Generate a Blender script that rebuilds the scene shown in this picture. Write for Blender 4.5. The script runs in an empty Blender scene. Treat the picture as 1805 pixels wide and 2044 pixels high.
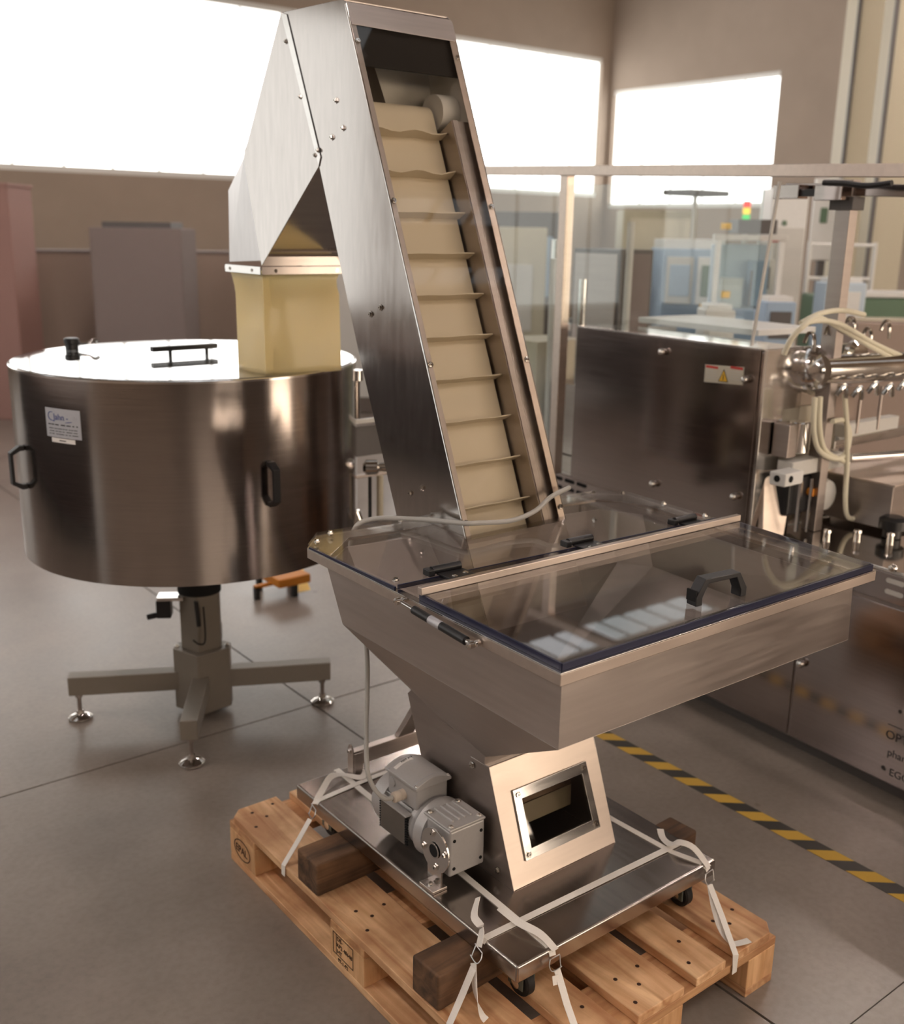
import bpy, math, random
from mathutils import Vector as V, Matrix
random.seed(7)
S = bpy.context.scene
C = S.collection
PI = math.pi

# ---------------------------------------------------------------- camera
cam_d = bpy.data.cameras.new('camera'); cam = bpy.data.objects.new('camera', cam_d); C.objects.link(cam)
CP = V((-1.21115, -1.30086, 1.69592))
fw = V((0.59691669, 0.75833829, -0.26194177)); rt = V((0.78858469, -0.61467684, 0.01750916)); up = V((0.14773168, 0.21701478, 0.96492483))
M = Matrix((rt, up, -fw)).transposed().to_4x4(); M.translation = CP
cam.matrix_world = M
cam_d.sensor_fit = 'HORIZONTAL'; cam_d.sensor_width = 36; cam_d.lens = 2078.5/1805*36
cam_d.clip_start = .05; cam_d.clip_end = 100
cam_d.dof.use_dof = True; cam_d.dof.focus_distance = 2.08; cam_d.dof.aperture_fstop = 41.45/11.0
S.camera = cam

# ---------------------------------------------------------------- world and exposure
w = bpy.data.worlds.new('world'); S.world = w; w.use_nodes = True
w.node_tree.nodes['Background'].inputs[0].default_value = (.6, .65, .75, 1)
w.node_tree.nodes['Background'].inputs[1].default_value = .3
S.view_settings.view_transform = 'Standard'; S.view_settings.look = 'None'
S.view_settings.gamma = 1; S.view_settings.use_curve_mapping = False
S.view_settings.exposure = 1.2
WINDOW_L, LAMP_L, DOOR_L = .62, 64.0, 3.0

# ---------------------------------------------------------------- materials
def srgb(r, g, b):
    f = lambda v: (v/255/12.92 if v/255 <= .04045 else ((v/255+.055)/1.055)**2.4)
    return (f(r), f(g), f(b), 1)
def newmat(name):
    m = bpy.data.materials.new(name); m.use_nodes = True
    return m, m.node_tree.nodes, m.node_tree.links, m.node_tree.nodes['Principled BSDF']
def plain(name, col, rough=.5, metal=0., bump=0., bscale=60, var=.0, trans=0., coat=0.):
    m, n, l, b = newmat(name)
    b.inputs['Base Color'].default_value = col; b.inputs['Roughness'].default_value = rough; b.inputs['Metallic'].default_value = metal
    if trans: b.inputs['Transmission Weight'].default_value = trans
    if coat: b.inputs['Coat Weight'].default_value = coat
    tc = n.new('ShaderNodeTexCoord'); nz = n.new('ShaderNodeTexNoise'); nz.inputs['Scale'].default_value = bscale; nz.inputs['Detail'].default_value = 4
    l.new(tc.outputs['Object'], nz.inputs['Vector'])
    if bump:
        bp = n.new('ShaderNodeBump'); bp.inputs['Strength'].default_value = bump; bp.inputs['Distance'].default_value = .002
        l.new(nz.outputs['Fac'], bp.inputs['Height']); l.new(bp.outputs['Normal'], b.inputs['Normal'])
    v = var or .04
    mx = n.new('ShaderNodeMixRGB'); mx.blend_type = 'MULTIPLY'; mx.inputs['Color1'].default_value = col
    rp = n.new('ShaderNodeValToRGB'); rp.color_ramp.elements[0].position = .3; rp.color_ramp.elements[1].position = .7
    rp.color_ramp.elements[0].color = (1-v, 1-v, 1-v, 1); rp.color_ramp.elements[1].color = (1, 1, 1, 1)
    l.new(nz.outputs['Fac'], rp.inputs['Fac']); mx.inputs['Fac'].default_value = 1
    l.new(rp.outputs['Color'], mx.inputs['Color2']); l.new(mx.outputs['Color'], b.inputs['Base Color'])
    return m
def steel(name, col=(.60, .56, .52, 1), rough=.28, stretch=(3, 3, 160), var=.12, bump=.04, blotch=.10):
    m, n, l, b = newmat(name)
    b.inputs['Metallic'].default_value = 1
    tc = n.new('ShaderNodeTexCoord'); mp = n.new('ShaderNodeMapping'); mp.inputs['Scale'].default_value = stretch
    nz = n.new('ShaderNodeTexNoise'); nz.inputs['Scale'].default_value = 1.; nz.inputs['Detail'].default_value = 5
    l.new(tc.outputs['Object'], mp.inputs['Vector']); l.new(mp.outputs['Vector'], nz.inputs['Vector'])
    bl = n.new('ShaderNodeTexNoise'); bl.inputs['Scale'].default_value = 6; bl.inputs['Detail'].default_value = 3; l.new(tc.outputs['Object'], bl.inputs['Vector'])
    ad = n.new('ShaderNodeMath'); ad.operation = 'MULTIPLY_ADD'; ad.inputs[1].default_value = var; ad.inputs[2].default_value = rough-var/2
    l.new(nz.outputs['Fac'], ad.inputs[0])
    a2 = n.new('ShaderNodeMath'); a2.operation = 'MULTIPLY_ADD'; a2.inputs[1].default_value = blotch
    l.new(bl.outputs['Fac'], a2.inputs[0]); l.new(ad.outputs[0], a2.inputs[2]); l.new(a2.outputs[0], b.inputs['Roughness'])
    rp = n.new('ShaderNodeValToRGB'); rp.color_ramp.elements[0].position = .3; rp.color_ramp.elements[1].position = .7
    rp.color_ramp.elements[0].color = tuple(c*.9 for c in col[:3])+(1,); rp.color_ramp.elements[1].color = col
    l.new(nz.outputs['Fac'], rp.inputs['Fac']); l.new(rp.outputs['Color'], b.inputs['Base Color'])
    bp = n.new('ShaderNodeBump'); bp.inputs['Strength'].default_value = bump; bp.inputs['Distance'].default_value = .001
    l.new(nz.outputs['Fac'], bp.inputs['Height']); l.new(bp.outputs['Normal'], b.inputs['Normal'])
    return m
def satin(name, col, rough=.42, metal=.7):
    m = steel(name, col, rough, (5, 5, 60)); m.node_tree.nodes['Principled BSDF'].inputs['Metallic'].default_value = metal; return m
def clear(name, tint=(1, 1, 1, 1), rough=.02, extra=.0, ior=1.5):
    m, n, l, b = newmat(name); n.remove(b)
    out = n['Material Output']; t = n.new('ShaderNodeBsdfTransparent'); t.inputs[0].default_value = tint
    g = n.new('ShaderNodeBsdfGlossy'); g.inputs['Roughness'].default_value = rough
    f = n.new('ShaderNodeFresnel'); gm_ = n.new('ShaderNodeNewGeometry'); mr = n.new('ShaderNodeMapRange'); mr.inputs['To Min'].default_value = ior; mr.inputs['To Max'].default_value = 1/ior
    l.new(gm_.outputs['Backfacing'], mr.inputs['Value']); l.new(mr.outputs[0], f.inputs['IOR'])
    ad = n.new('ShaderNodeMath'); ad.operation = 'ADD'; ad.inputs[1].default_value = extra; ad.use_clamp = True; l.new(f.outputs[0], ad.inputs[0])
    mx = n.new('ShaderNodeMixShader'); l.new(ad.outputs[0], mx.inputs[0]); l.new(t.outputs[0], mx.inputs[1]); l.new(g.outputs[0], mx.inputs[2])
    l.new(mx.outputs[0], out.inputs[0])
    return m
def emit(name, col, st):
    m, n, l, b = newmat(name); n.remove(b); e = n.new('ShaderNodeEmission'); e.inputs[0].default_value = col; e.inputs[1].default_value = st
    l.new(e.outputs[0], n['Material Output'].inputs[0]); return m
def wood(name, c1, c2, axis='Y', dark=None, rough=.6, scale=1.):
    m, n, l, b = newmat(name); b.inputs['Roughness'].default_value = rough
    tc = n.new('ShaderNodeTexCoord'); oi = n.new('ShaderNodeObjectInfo')
    mu = n.new('ShaderNodeVectorMath'); mu.operation = 'ADD'; cb = n.new('ShaderNodeCombineXYZ')
    sc = n.new('ShaderNodeMath'); sc.operation = 'MULTIPLY'; sc.inputs[1].default_value = 17; l.new(oi.outputs['Random'], sc.inputs[0])
    for i in range(3): l.new(sc.outputs[0], cb.inputs[i])
    l.new(tc.outputs['Object'], mu.inputs[0]); l.new(cb.outputs[0], mu.inputs[1])
    mp = n.new('ShaderNodeMapping'); s = {'X': (2, 22, 22), 'Y': (22, 2, 22), 'Z': (22, 22, 2)}[axis]
    mp.inputs['Scale'].default_value = tuple(k*scale for k in s); l.new(mu.outputs[0], mp.inputs['Vector'])
    nz = n.new('ShaderNodeTexNoise'); nz.inputs['Scale'].default_value = 1; nz.inputs['Detail'].default_value = 7; nz.inputs['Distortion'].default_value = 1.4
    l.new(mp.outputs['Vector'], nz.inputs['Vector'])
    rp = n.new('ShaderNodeValToRGB'); rp.color_ramp.elements[0].position = .3; rp.color_ramp.elements[1].position = .66
    rp.color_ramp.elements[0].color = c1; rp.color_ramp.elements[1].color = c2; l.new(nz.outputs['Fac'], rp.inputs['Fac'])
    st = n.new('ShaderNodeTexNoise'); st.inputs['Scale'].default_value = 7; st.inputs['Detail'].default_value = 5; l.new(mu.outputs[0], st.inputs['Vector'])
    r2 = n.new('ShaderNodeValToRGB'); r2.color_ramp.elements[0].position = .38; r2.color_ramp.elements[1].position = .62
    r2.color_ramp.elements[0].color = dark or (.72, .68, .64, 1); r2.color_ramp.elements[1].color = (1, 1, 1, 1); l.new(st.outputs['Fac'], r2.inputs['Fac'])
    mx = n.new('ShaderNodeMixRGB'); mx.blend_type = 'MULTIPLY'; mx.inputs['Fac'].default_value = 1
    l.new(rp.outputs['Color'], mx.inputs['Color1']); l.new(r2.outputs['Color'], mx.inputs['Color2']); l.new(mx.outputs['Color'], b.inputs['Base Color'])
    bp = n.new('ShaderNodeBump'); bp.inputs['Strength'].default_value = .35; bp.inputs['Distance'].default_value = .002
    l.new(nz.outputs['Fac'], bp.inputs['Height']); l.new(bp.outputs['Normal'], b.inputs['Normal'])
    return m
def concrete():
    m, n, l, b = newmat('polished concrete')
    tc = n.new('ShaderNodeTexCoord')
    a = n.new('ShaderNodeTexNoise'); a.inputs['Scale'].default_value = 1.6; a.inputs['Detail'].default_value = 8; a.inputs['Roughness'].default_value = .6
    c = n.new('ShaderNodeTexNoise'); c.inputs['Scale'].default_value = 55; c.inputs['Detail'].default_value = 6
    for t in (a, c): l.new(tc.outputs['Object'], t.inputs['Vector'])
    rp = n.new('ShaderNodeValToRGB'); rp.color_ramp.elements[0].position = .34; rp.color_ramp.elements[1].position = .68
    rp.color_ramp.elements[0].color = srgb(122, 112, 103); rp.color_ramp.elements[1].color = srgb(148, 138, 128); l.new(a.outputs['Fac'], rp.inputs['Fac'])
    r2 = n.new('ShaderNodeValToRGB'); r2.color_ramp.elements[0].position = .3; r2.color_ramp.elements[1].position = .6
    r2.color_ramp.elements[0].color = (.86, .86, .86, 1); r2.color_ramp.elements[1].color = (1, 1, 1, 1); l.new(c.outputs['Fac'], r2.inputs['Fac'])
    v = n.new('ShaderNodeTexVoronoi'); v.inputs['Scale'].default_value = 2.2; l.new(tc.outputs['Object'], v.inputs['Vector'])
    r3 = n.new('ShaderNodeValToRGB'); r3.color_ramp.elements[0].position = .015; r3.color_ramp.elements[1].position = .04
    r3.color_ramp.elements[0].color = (.45, .42, .4, 1); r3.color_ramp.elements[1].color = (1, 1, 1, 1); l.new(v.outputs['Distance'], r3.inputs['Fac'])
    mx = n.new('ShaderNodeMixRGB'); mx.blend_type = 'MULTIPLY'; mx.inputs['Fac'].default_value = 1
    m2 = n.new('ShaderNodeMixRGB'); m2.blend_type = 'MULTIPLY'; m2.inputs['Fac'].default_value = 1
    l.new(rp.outputs['Color'], mx.inputs['Color1']); l.new(r2.outputs['Color'], mx.inputs['Color2'])
    l.new(mx.outputs['Color'], m2.inputs['Color1']); l.new(r3.outputs['Color'], m2.inputs['Color2']); l.new(m2.outputs['Color'], b.inputs['Base Color'])
    ro = n.new('ShaderNodeMapRange'); ro.inputs['To Min'].default_value = .22; ro.inputs['To Max'].default_value = .42; b.inputs['Specular IOR Level'].default_value = .7; l.new(a.outputs['Fac'], ro.inputs['Value']); l.new(ro.outputs[0], b.inputs['Roughness'])
    bp = n.new('ShaderNodeBump'); bp.inputs['Strength'].default_value = .15; bp.inputs['Distance'].default_value = .002; l.new(c.outputs['Fac'], bp.inputs['Height']); l.new(bp.outputs['Normal'], b.inputs['Normal'])
    return m
def hazard():
    m, n, l, b = newmat('hazard stripes'); b.inputs['Roughness'].default_value = .45
    tc = n.new('ShaderNodeTexCoord'); sp = n.new('ShaderNodeSeparateXYZ'); l.new(tc.outputs['Object'], sp.inputs[0])
    a = n.new('ShaderNodeMath'); a.operation = 'MULTIPLY_ADD'; a.inputs[1].default_value = .86; l.new(sp.outputs['X'], a.inputs[0]); l.new(sp.outputs['Y'], a.inputs[2])
    e_ = n.new('ShaderNodeMath'); e_.operation = 'ADD'; e_.inputs[1].default_value = .023; l.new(a.outputs[0], e_.inputs[0])
    d = n.new('ShaderNodeMath'); d.operation = 'DIVIDE'; d.inputs[1].default_value = PERIOD; l.new(e_.outputs[0], d.inputs[0])
    f = n.new('ShaderNodeMath'); f.operation = 'FRACT'; l.new(d.outputs[0], f.inputs[0])
    g = n.new('ShaderNodeMath'); g.operation = 'GREATER_THAN'; g.inputs[1].default_value = .5; l.new(f.outputs[0], g.inputs[0])
    mx = n.new('ShaderNodeMixRGB'); mx.inputs['Color1'].default_value = srgb(60, 58, 54); mx.inputs['Color2'].default_value = srgb(205, 165, 70)
    l.new(g.outputs[0], mx.inputs['Fac']); l.new(mx.outputs['Color'], b.inputs['Base Color']); return m

PERIOD = .1265
ST = dict(
    side=steel('brushed steel side', (.62, .585, .565, 1), .10, (4, 60, 10), var=.06, bump=.02, blotch=.06),
    hop=steel('brushed steel hopper', (.60, .54, .50, 1), .30, (6, 6, 90), bump=.03),
    warm=steel('brushed steel warm', (.66, .57, .50, 1), .32, (5, 60, 60), blotch=.16),
    plate=steel('satin steel plate', (.44, .40, .37, 1), .15, (60, 5, 20), blotch=.12),
    drum=steel('brushed steel drum', (.44, .395, .37, 1), .13, (6, 6, 220), var=.08, blotch=.04),
    bright=steel('polished steel', (.80, .78, .76, 1), .12, (5, 5, 60), blotch=.04),
    dark=steel('dark steel', (.42, .37, .34, 1), .34, (5, 5, 60)), inner=satin('matt steel', (.44, .39, .36, 1)),
    panel=steel('brushed steel machine panel', (.40, .345, .325, 1), .10, (4, 4, 120), var=.06, bump=.015, blotch=.05),
    lit_facet=steel('lightened facet steel', (.74, .72, .72, 1), .34, (4, 60, 10)),
    shiny=steel('mirror steel', (.72, .69, .65, 1), .09, (8, 8, 8), blotch=.03))
G = dict(
    floor=concrete(), hazard=hazard(),
    wall=plain('painted wall', srgb(160, 145, 131), .9, var=.08, bscale=2), ceil=plain('roof sheet', srgb(138, 122, 106), .9, var=.06, bscale=3),
    walldk=plain('darkened wall tone', srgb(104, 94, 86), .8, var=.1, bscale=2),
    beam=plain('roof beam', srgb(96, 86, 78), .8), groove=plain('floor joint', srgb(60, 55, 50), .9),
    black=plain('black plastic', srgb(26, 26, 28), .38), rubber=plain('black rubber', srgb(22, 22, 22), .6),
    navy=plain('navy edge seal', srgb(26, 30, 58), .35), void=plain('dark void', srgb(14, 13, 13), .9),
    belt=plain('cream belt', srgb(206, 194, 170), .45, var=.04, bscale=8), cable=plain('grey cable', srgb(170, 168, 162), .45),
    motor=plain('silver grey paint', srgb(182, 180, 178), .36, metal=.25, bump=.1, bscale=150), motordk=plain('motor nameplate', srgb(120, 115, 108), .4, metal=.6),
    gland=plain('pale nylon gland', srgb(205, 192, 176), .45), white=plain('white print', srgb(236, 232, 226), .5),
    postgrey=plain('grey painted frame', srgb(136, 128, 117), .45, metal=.2), label=plain('silver foil label', srgb(186, 186, 190), .4, metal=.3),
    blue=plain('blue print', srgb(30, 50, 130), .5), ink=plain('dark print', srgb(42, 36, 32), .7), brand=plain('burnt ink', srgb(60, 36, 22), .9),
    red=plain('red print', srgb(190, 50, 40), .5), yellow=plain('yellow print', srgb(236, 186, 40), .5), orange=plain('orange paint', srgb(196, 122, 30), .5),
    strap=plain('white woven strap', srgb(240, 235, 226), .5, bump=.3, bscale=400), wire=plain('galvanised wire', (.6, .6, .6, 1), .3, metal=1),
    hose=plain('cream hose', srgb(226, 220, 196), .35), nailm=plain('nail head', srgb(70, 44, 30), .6, metal=.4),
    pale=plain('pale grey enamel', srgb(205, 203, 196), .4), wht=plain('white enamel', srgb(226, 226, 222), .4), creamp=plain('cream panel', srgb(205, 198, 180), .35, metal=.3),
    iceblue=plain('ice blue panel', srgb(196, 212, 224), .4), bluem=plain('blue grey machine', srgb(160, 182, 204), .4), greenm=plain('green machine', srgb(96, 122, 98), .5), beige=plain('beige machine', srgb(190, 182, 160), .6),
    benchm=plain('bench top', srgb(92, 66, 50), .6), benchd=plain('bench base', srgb(54, 44, 42), .6), brown=plain('brown cardboard', srgb(160, 142, 130), .8), redbox=plain('dull red crate', srgb(150, 116, 108), .7), mauve=plain('mauve grey crate', srgb(128, 116, 112), .8), greyd=plain('dark grey cabinet', srgb(92, 88, 86), .5),
    castgrn=plain('grey green bracket', srgb(104, 112, 104), .45, metal=.4),
    acrylic=clear('clear acrylic', (.94, .93, .92, 1), .015, .04), glassp=clear('guard glass', (.93, .96, .95, 1), .01, .03), inplate=plain('matt inner plate', srgb(150, 128, 112), .5, metal=.3), sight=clear('sight glass', (.93, .92, .90, 1), .02, .03),
    lidg=clear('glossy lid', (.75, .75, .75, 1), .02, .25), cover=clear('elevator cover', (.96, .95, .93, 1), .01, .0, 1.35),
    sunwin=emit('sunlit panel', srgb(252, 249, 244), 1.9), win=emit('daylight panel', srgb(250, 248, 242), WINDOW_L), door=emit('warm daylit door', srgb(255, 232, 208), DOOR_L), sky=emit('added roof light', srgb(240, 242, 245), .55), lamp=emit('tube lamp', srgb(255, 238, 230), LAMP_L),
    lampr=emit('red lamp', srgb(230, 60, 50), .8), lampy=emit('amber lamp', srgb(240, 190, 60), .9), lampg=emit('green lamp', srgb(80, 200, 100), .7),
    w1=wood('pine boards', srgb(196, 140, 94), srgb(248, 208, 160), 'Y', dark=(.66, .58, .53, 1)), w2=wood('pine cross boards', srgb(186, 130, 86), srgb(232, 184, 134), 'X'),
    w3=wood('pressed block', srgb(212, 160, 110), srgb(240, 196, 146), 'Z', scale=1.5),
    wd=wood('dark stained timber', srgb(56, 42, 32), srgb(126, 94, 66), 'X', dark=(.42, .38, .35, 1), rough=.75))
def sockmat():
    m, n, l, b = newmat('translucent yellow sleeve'); out = n['Material Output']
    b.inputs['Base Color'].default_value = srgb(252, 244, 214); b.inputs['Roughness'].default_value = .22
    t = n.new('ShaderNodeBsdfTranslucent'); t.inputs[0].default_value = srgb(255, 246, 212)
    mx = n.new('ShaderNodeMixShader'); mx.inputs[0].default_value = .62; l.new(b.outputs[0], mx.inputs[1]); l.new(t.outputs[0], mx.inputs[2]); l.new(mx.outputs[0], out.inputs[0]); return m
G['sock'] = sockmat()

# ---------------------------------------------------------------- mesh helpers
ORG = {}
class MB:
    def __init__(s): s.v = []; s.f = []
    def add(s, vs, fs):
        k = len(s.v); s.v += [V(p) for p in vs]; s.f += [tuple(i+k for i in f) for f in fs]; return s
    def box(s, c, d, ax=None):
        c = V(c); ax = ax or (V((1, 0, 0)), V((0, 1, 0)), V((0, 0, 1)))
        P = [c+ax[0]*(d[0]/2*i)+ax[1]*(d[1]/2*j)+ax[2]*(d[2]/2*k) for k in (-1, 1) for j in (-1, 1) for i in (-1, 1)]
        return s.add(P, [(0, 2, 3, 1), (4, 5, 7, 6), (0, 1, 5, 4), (2, 6, 7, 3), (0, 4, 6, 2), (1, 3, 7, 5)])
    def b2(s, a, b):
        a, b = V(a), V(b); return s.box((a+b)/2, [abs(b[i]-a[i]) for i in range(3)])
    def prism(s, poly, vec):
        n = len(poly); P = [V(p) for p in poly]; vec = V(vec); Q = [p+vec for p in P]
        return s.add(P+Q, [tuple(range(n))[::-1], tuple(range(n, 2*n))]+[(i, (i+1) % n, n+(i+1) % n, n+i) for i in range(n)])
    def frame(s, o, i, vec):
        n = len(o); vec = V(vec); O = [V(p) for p in o]; I = [V(p) for p in i]
        vs = O+I+[p+vec for p in O]+[p+vec for p in I]; fs = []
        for a in range(n):
            b = (a+1) % n
            fs += [(a, n+a, n+b, b), (2*n+a, 2*n+b, 3*n+b, 3*n+a), (a, b, 2*n+b, 2*n+a), (n+a, 3*n+a, 3*n+b, n+b)]
        return s.add(vs, fs)
    def loft(s, rings, caps=True):
        n = len(rings[0]); vs = [p for r in rings for p in r]; fs = []
        for k in range(len(rings)-1):
            for a in range(n):
                b = (a+1) % n; fs.append((k*n+a, k*n+b, (k+1)*n+b, (k+1)*n+a))
        if caps: fs += [tuple(range(n))[::-1], tuple(range((len(rings)-1)*n, len(rings)*n))]
        return s.add(vs, fs)
    def cyl(s, a, b, r, r2=None, n=20, caps=True):
        a, b = V(a), V(b); d = (b-a).normalized(); u = d.orthogonal().normalized(); w_ = d.cross(u); r2 = r if r2 is None else r2
        ring = lambda c, q: [c+(u*math.cos(2*PI*i/n)+w_*math.sin(2*PI*i/n))*q for i in range(n)]
        return s.loft([ring(a, r), ring(b, r2)], caps)
    def turn(s, a, axis, prof, n=28):          # prof: (distance along axis, radius)
        a = V(a); d = V(axis).normalized(); u = d.orthogonal().normalized(); w_ = d.cross(u)
        return s.loft([[a+d*h+(u*math.cos(2*PI*i/n)+w_*math.sin(2*PI*i/n))*max(q, 1e-4) for i in range(n)] for h, q in prof])
    def tube(s, pts, r, n=10, sub=6):
        P = smooth(pts, sub) if sub else [V(p) for p in pts]; rings = []; u = None
        for k, p in enumerate(P):
            d = (P[min(k+1, len(P)-1)]-P[max(k-1, 0)]).normalized()
            u = d.orthogonal().normalized() if u is None else (u-d*u.dot(d)).normalized(); w_ = d.cross(u)
            rings.append([p+(u*math.cos(2*PI*i/n)+w_*math.sin(2*PI*i/n))*r for i in range(n)])
        return s.loft(rings)
    def ribbon(s, pts, wds, wid, th=.0012):
        P = [V(p) for p in pts]; rings = []
        for k, p in enumerate(P):
            d = (P[min(k+1, len(P)-1)]-P[max(k-1, 0)]).normalized(); u = V(wds[k]); u = (u-d*u.dot(d)).normalized(); nn = d.cross(u)
            rings.append([p-u*wid/2-nn*th/2, p+u*wid/2-nn*th/2, p+u*wid/2+nn*th/2, p-u*wid/2+nn*th/2])
        return s.loft(rings)
    def build(s, name, mt, parent=None, bevel=0., sm=True, kind=None, org=None, seg=2):
        o0 = V(ORG.get(parent.name, (0, 0, 0))) if parent else V(org or (0, 0, 0))
        me = bpy.data.meshes.new(name); me.from_pydata([tuple(p-o0) for p in s.v], [], s.f)
        me.materials.append(mt)
        import bmesh
        bm = bmesh.new(); bm.from_mesh(me); bmesh.ops.recalc_face_normals(bm, faces=bm.faces); bm.to_mesh(me); bm.free()
        if sm:
            for p in me.polygons: p.use_smooth = True
            me.set_sharp_from_angle(angle=math.radians(32))
        ob = bpy.data.objects.new(name, me); C.objects.link(ob)
        if parent: ob.parent = parent
        else: ob.location = o0
        ORG[ob.name] = tuple(o0)
        if bevel:
            bv = ob.modifiers.new('bevel', 'BEVEL'); bv.width = bevel; bv.segments = seg; bv.harden_normals = True; bv.limit_method = 'ANGLE'; bv.angle_limit = math.radians(35)
        if kind: ob['kind'] = kind
        return ob
def smooth(pts, sub):
    P = [V(p) for p in pts]; out = []
    for i in range(len(P)-1):
        p0, p1, p2, p3 = P[max(i-1, 0)], P[i], P[i+1], P[min(i+2, len(P)-1)]
        for k in range(sub):
            t = k/sub; out.append(.5*((2*p1)+(p2-p0)*t+(2*p0-5*p1+4*p2-p3)*t*t+(3*p1-p0-3*p2+p3)*t**3))
    return out+[P[-1]]
def tag(o, label, cat, group=None, kind=None):
    o['label'] = label; o['category'] = cat
    if group: o['group'] = group
    if kind: o['kind'] = kind
    return o
def empty(name, loc, label, cat, group=None):
    o = bpy.data.objects.new(name, None); C.objects.link(o); o.location = loc; ORG[o.name] = tuple(loc); o.empty_display_size = .1
    return tag(o, label, cat, group)
def box(name, mt, parent, a, b, bevel=0., **k): return MB().b2(a, b).build(name, mt, parent, bevel, **k)
def struct(name, mb, mt, **k):
    return mb.build(name, mt, None, kind='structure', **k)
_bolt = {}
def bolt(parent, pos, nrm, r=.005, h=.004, mt=None, name='screw', hexa=True):
    key = (round(r, 4), round(h, 4), name)
    if key not in _bolt:
        mb = MB(); mb.turn((0, 0, 0), (0, 0, 1), [(0, r*1.5), (h*.25, r*1.5), (h*.26, r), (h, r*.95), (h, r*.45), (h*.6, r*.4)], 6 if hexa else 12)
        ob = mb.build(name, mt or ST['shiny'], None, sm=False); _bolt[key] = ob.data; bpy.data.objects.remove(ob)
    o = bpy.data.objects.new(name, _bolt[key]); C.objects.link(o); o.parent = parent
    o.rotation_euler = V(nrm).to_track_quat('Z', 'Y').to_euler(); o.location = V(pos)-V(ORG[parent.name]); ORG[o.name] = ORG[parent.name]
    return o
def text(name, string, size, org, xd, yd, mt, parent, ext=.0004, align='LEFT', fn=None):
    cu = bpy.data.curves.new('t', 'FONT'); cu.body = string; cu.size = size; cu.extrude = ext; cu.align_x = align; cu.resolution_u = 3
    to = bpy.data.objects.new('t', cu); C.objects.link(to)
    me = bpy.data.meshes.new_from_object(to.evaluated_get(bpy.context.evaluated_depsgraph_get()))
    bpy.data.objects.remove(to)
    xd, yd = V(xd).normalized(), V(yd).normalized(); zd = xd.cross(yd); o0 = V(ORG[parent.name])
    for v in me.vertices:
        p = V(v.co); q = fn(p) if fn else V(org)+xd*p.x+yd*p.y+zd*p.z
        v.co = q-o0
    me.materials.clear(); me.materials.append(mt)
    o = bpy.data.objects.new(name, me); C.objects.link(o); o.parent = parent; ORG[o.name] = ORG[parent.name]; return o

# ================================================================ THE HALL
XL, XR, YF, YB, ZC = -7.5, 12.5, -10.0, 12.0, 6.2
fb = struct('floor', MB().b2((XL, YF, -.2), (XR, YB, -.012)), G['groove'])
xs = [XL, -3.63, .57, 4.77, 8.97, XR]
ys = [YF, -6.6, -2.43, 1.765, 5.96, YB]
gp = .0035
for i in range(len(xs)-1):
    for j in range(len(ys)-1):
        a, b, c, d = xs[i]+gp, xs[i+1]-gp, ys[j]+gp, ys[j+1]-gp
        if i == 2 and j == 2:
            MB().b2((a, c, -.012), (b, -.335, 0)).build('slab', G['floor'], fb, sm=False); MB().b2((a, -.332, -.012), (b, d, 0)).build('slab', G['floor'], fb, sm=False)
        else: MB().b2((a, c, -.012), (b, d, 0)).build('slab', G['floor'], fb, sm=False)
struct('ceiling', MB().b2((XL, YF, ZC), (XR, YB, ZC+.1)), G['ceil'])
for k in range(9):
    y = YF+1+k*2.6
    struct('trim_%d' % (k+1), MB().b2((XL, y, ZC-.45), (XR, y+.16, ZC)), G['beam'])
# walls: lower masonry, a band of daylight panels with ribs, upper wall
def wall(name, axis, at, lo, hi, inward, bands):
    mb = MB(); t = .2
    def bx(l, h, z0, z1):
        if axis == 'y': mb.b2((l, at, z0), (h, at+inward*-t, z1))
        else: mb.b2((at, l, z0), (at+inward*-t, h, z1))
    cur = lo
    for (l, h, z0, z1, mt, rib) in bands:
        bx(cur, l, 0, ZC); bx(l, h, 0, z0); bx(l, h, z1, ZC); cur = h
    bx(cur, hi, 0, ZC)
    return struct(name, mb, G['wall'])
WN = [0]
def window(axis, at, inward, band):
    l, h, z0, z1, mt, rib = band; WN[0] += 1
    q = lambda u, o, z: (u, at-inward*o, z) if axis == 'y' else (at-inward*o, u, z)
    wi = struct('window_%d' % WN[0], MB().b2(q(l, .02, z0), q(h, .12, z0+.07)).b2(q(l, .02, z1-.07), q(h, .12, z1)), G['wht'])
    n = int((h-l)/rib); st = (h-l)/n
    for k in range(n): MB().b2(q(l+k*st+.008, .08, z0+.07), q(l+(k+1)*st-.008, .10, z1-.07)).build('pane', mt, wi, sm=False)
    for k in range(n+1): MB().b2(q(l+k*st-.014, .06, z0), q(l+k*st+.014, .1, z1)).build('mullion', G['pale'], wi, sm=False)
BB = [(-7.2, -1.6, .5, 4.6, G['win'], .7), (-1.0, 12.3, 2.28, 4.5, G['sunwin'], .6)]
BR = [(8.6, 11.9, 2.1, 4.0, G['sunwin'], .6)]
BL = [(1.0, 11.5, .55, 4.6, G['win'], .7)]
BF = [(-4.5, 3.0, 2.6, 4.3, G['door'], .9), (4.5, 11.5, .3, 4.3, G['door'], .9)]
wall('wall_back', 'y', YB, XL, XR, -1, BB)
wall('wall_right', 'x', XR, YF, YB, -1, BR)
wall('wall_left', 'x', XL, YF, YB, 1, BL)
wf_ = wall('wall_front', 'y', YF, XL, XR, 1, BF); wf_.data.materials.clear(); wf_.data.materials.append(G['walldk'])  # unseen wall darkened so the drum reflects a dark core
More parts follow.
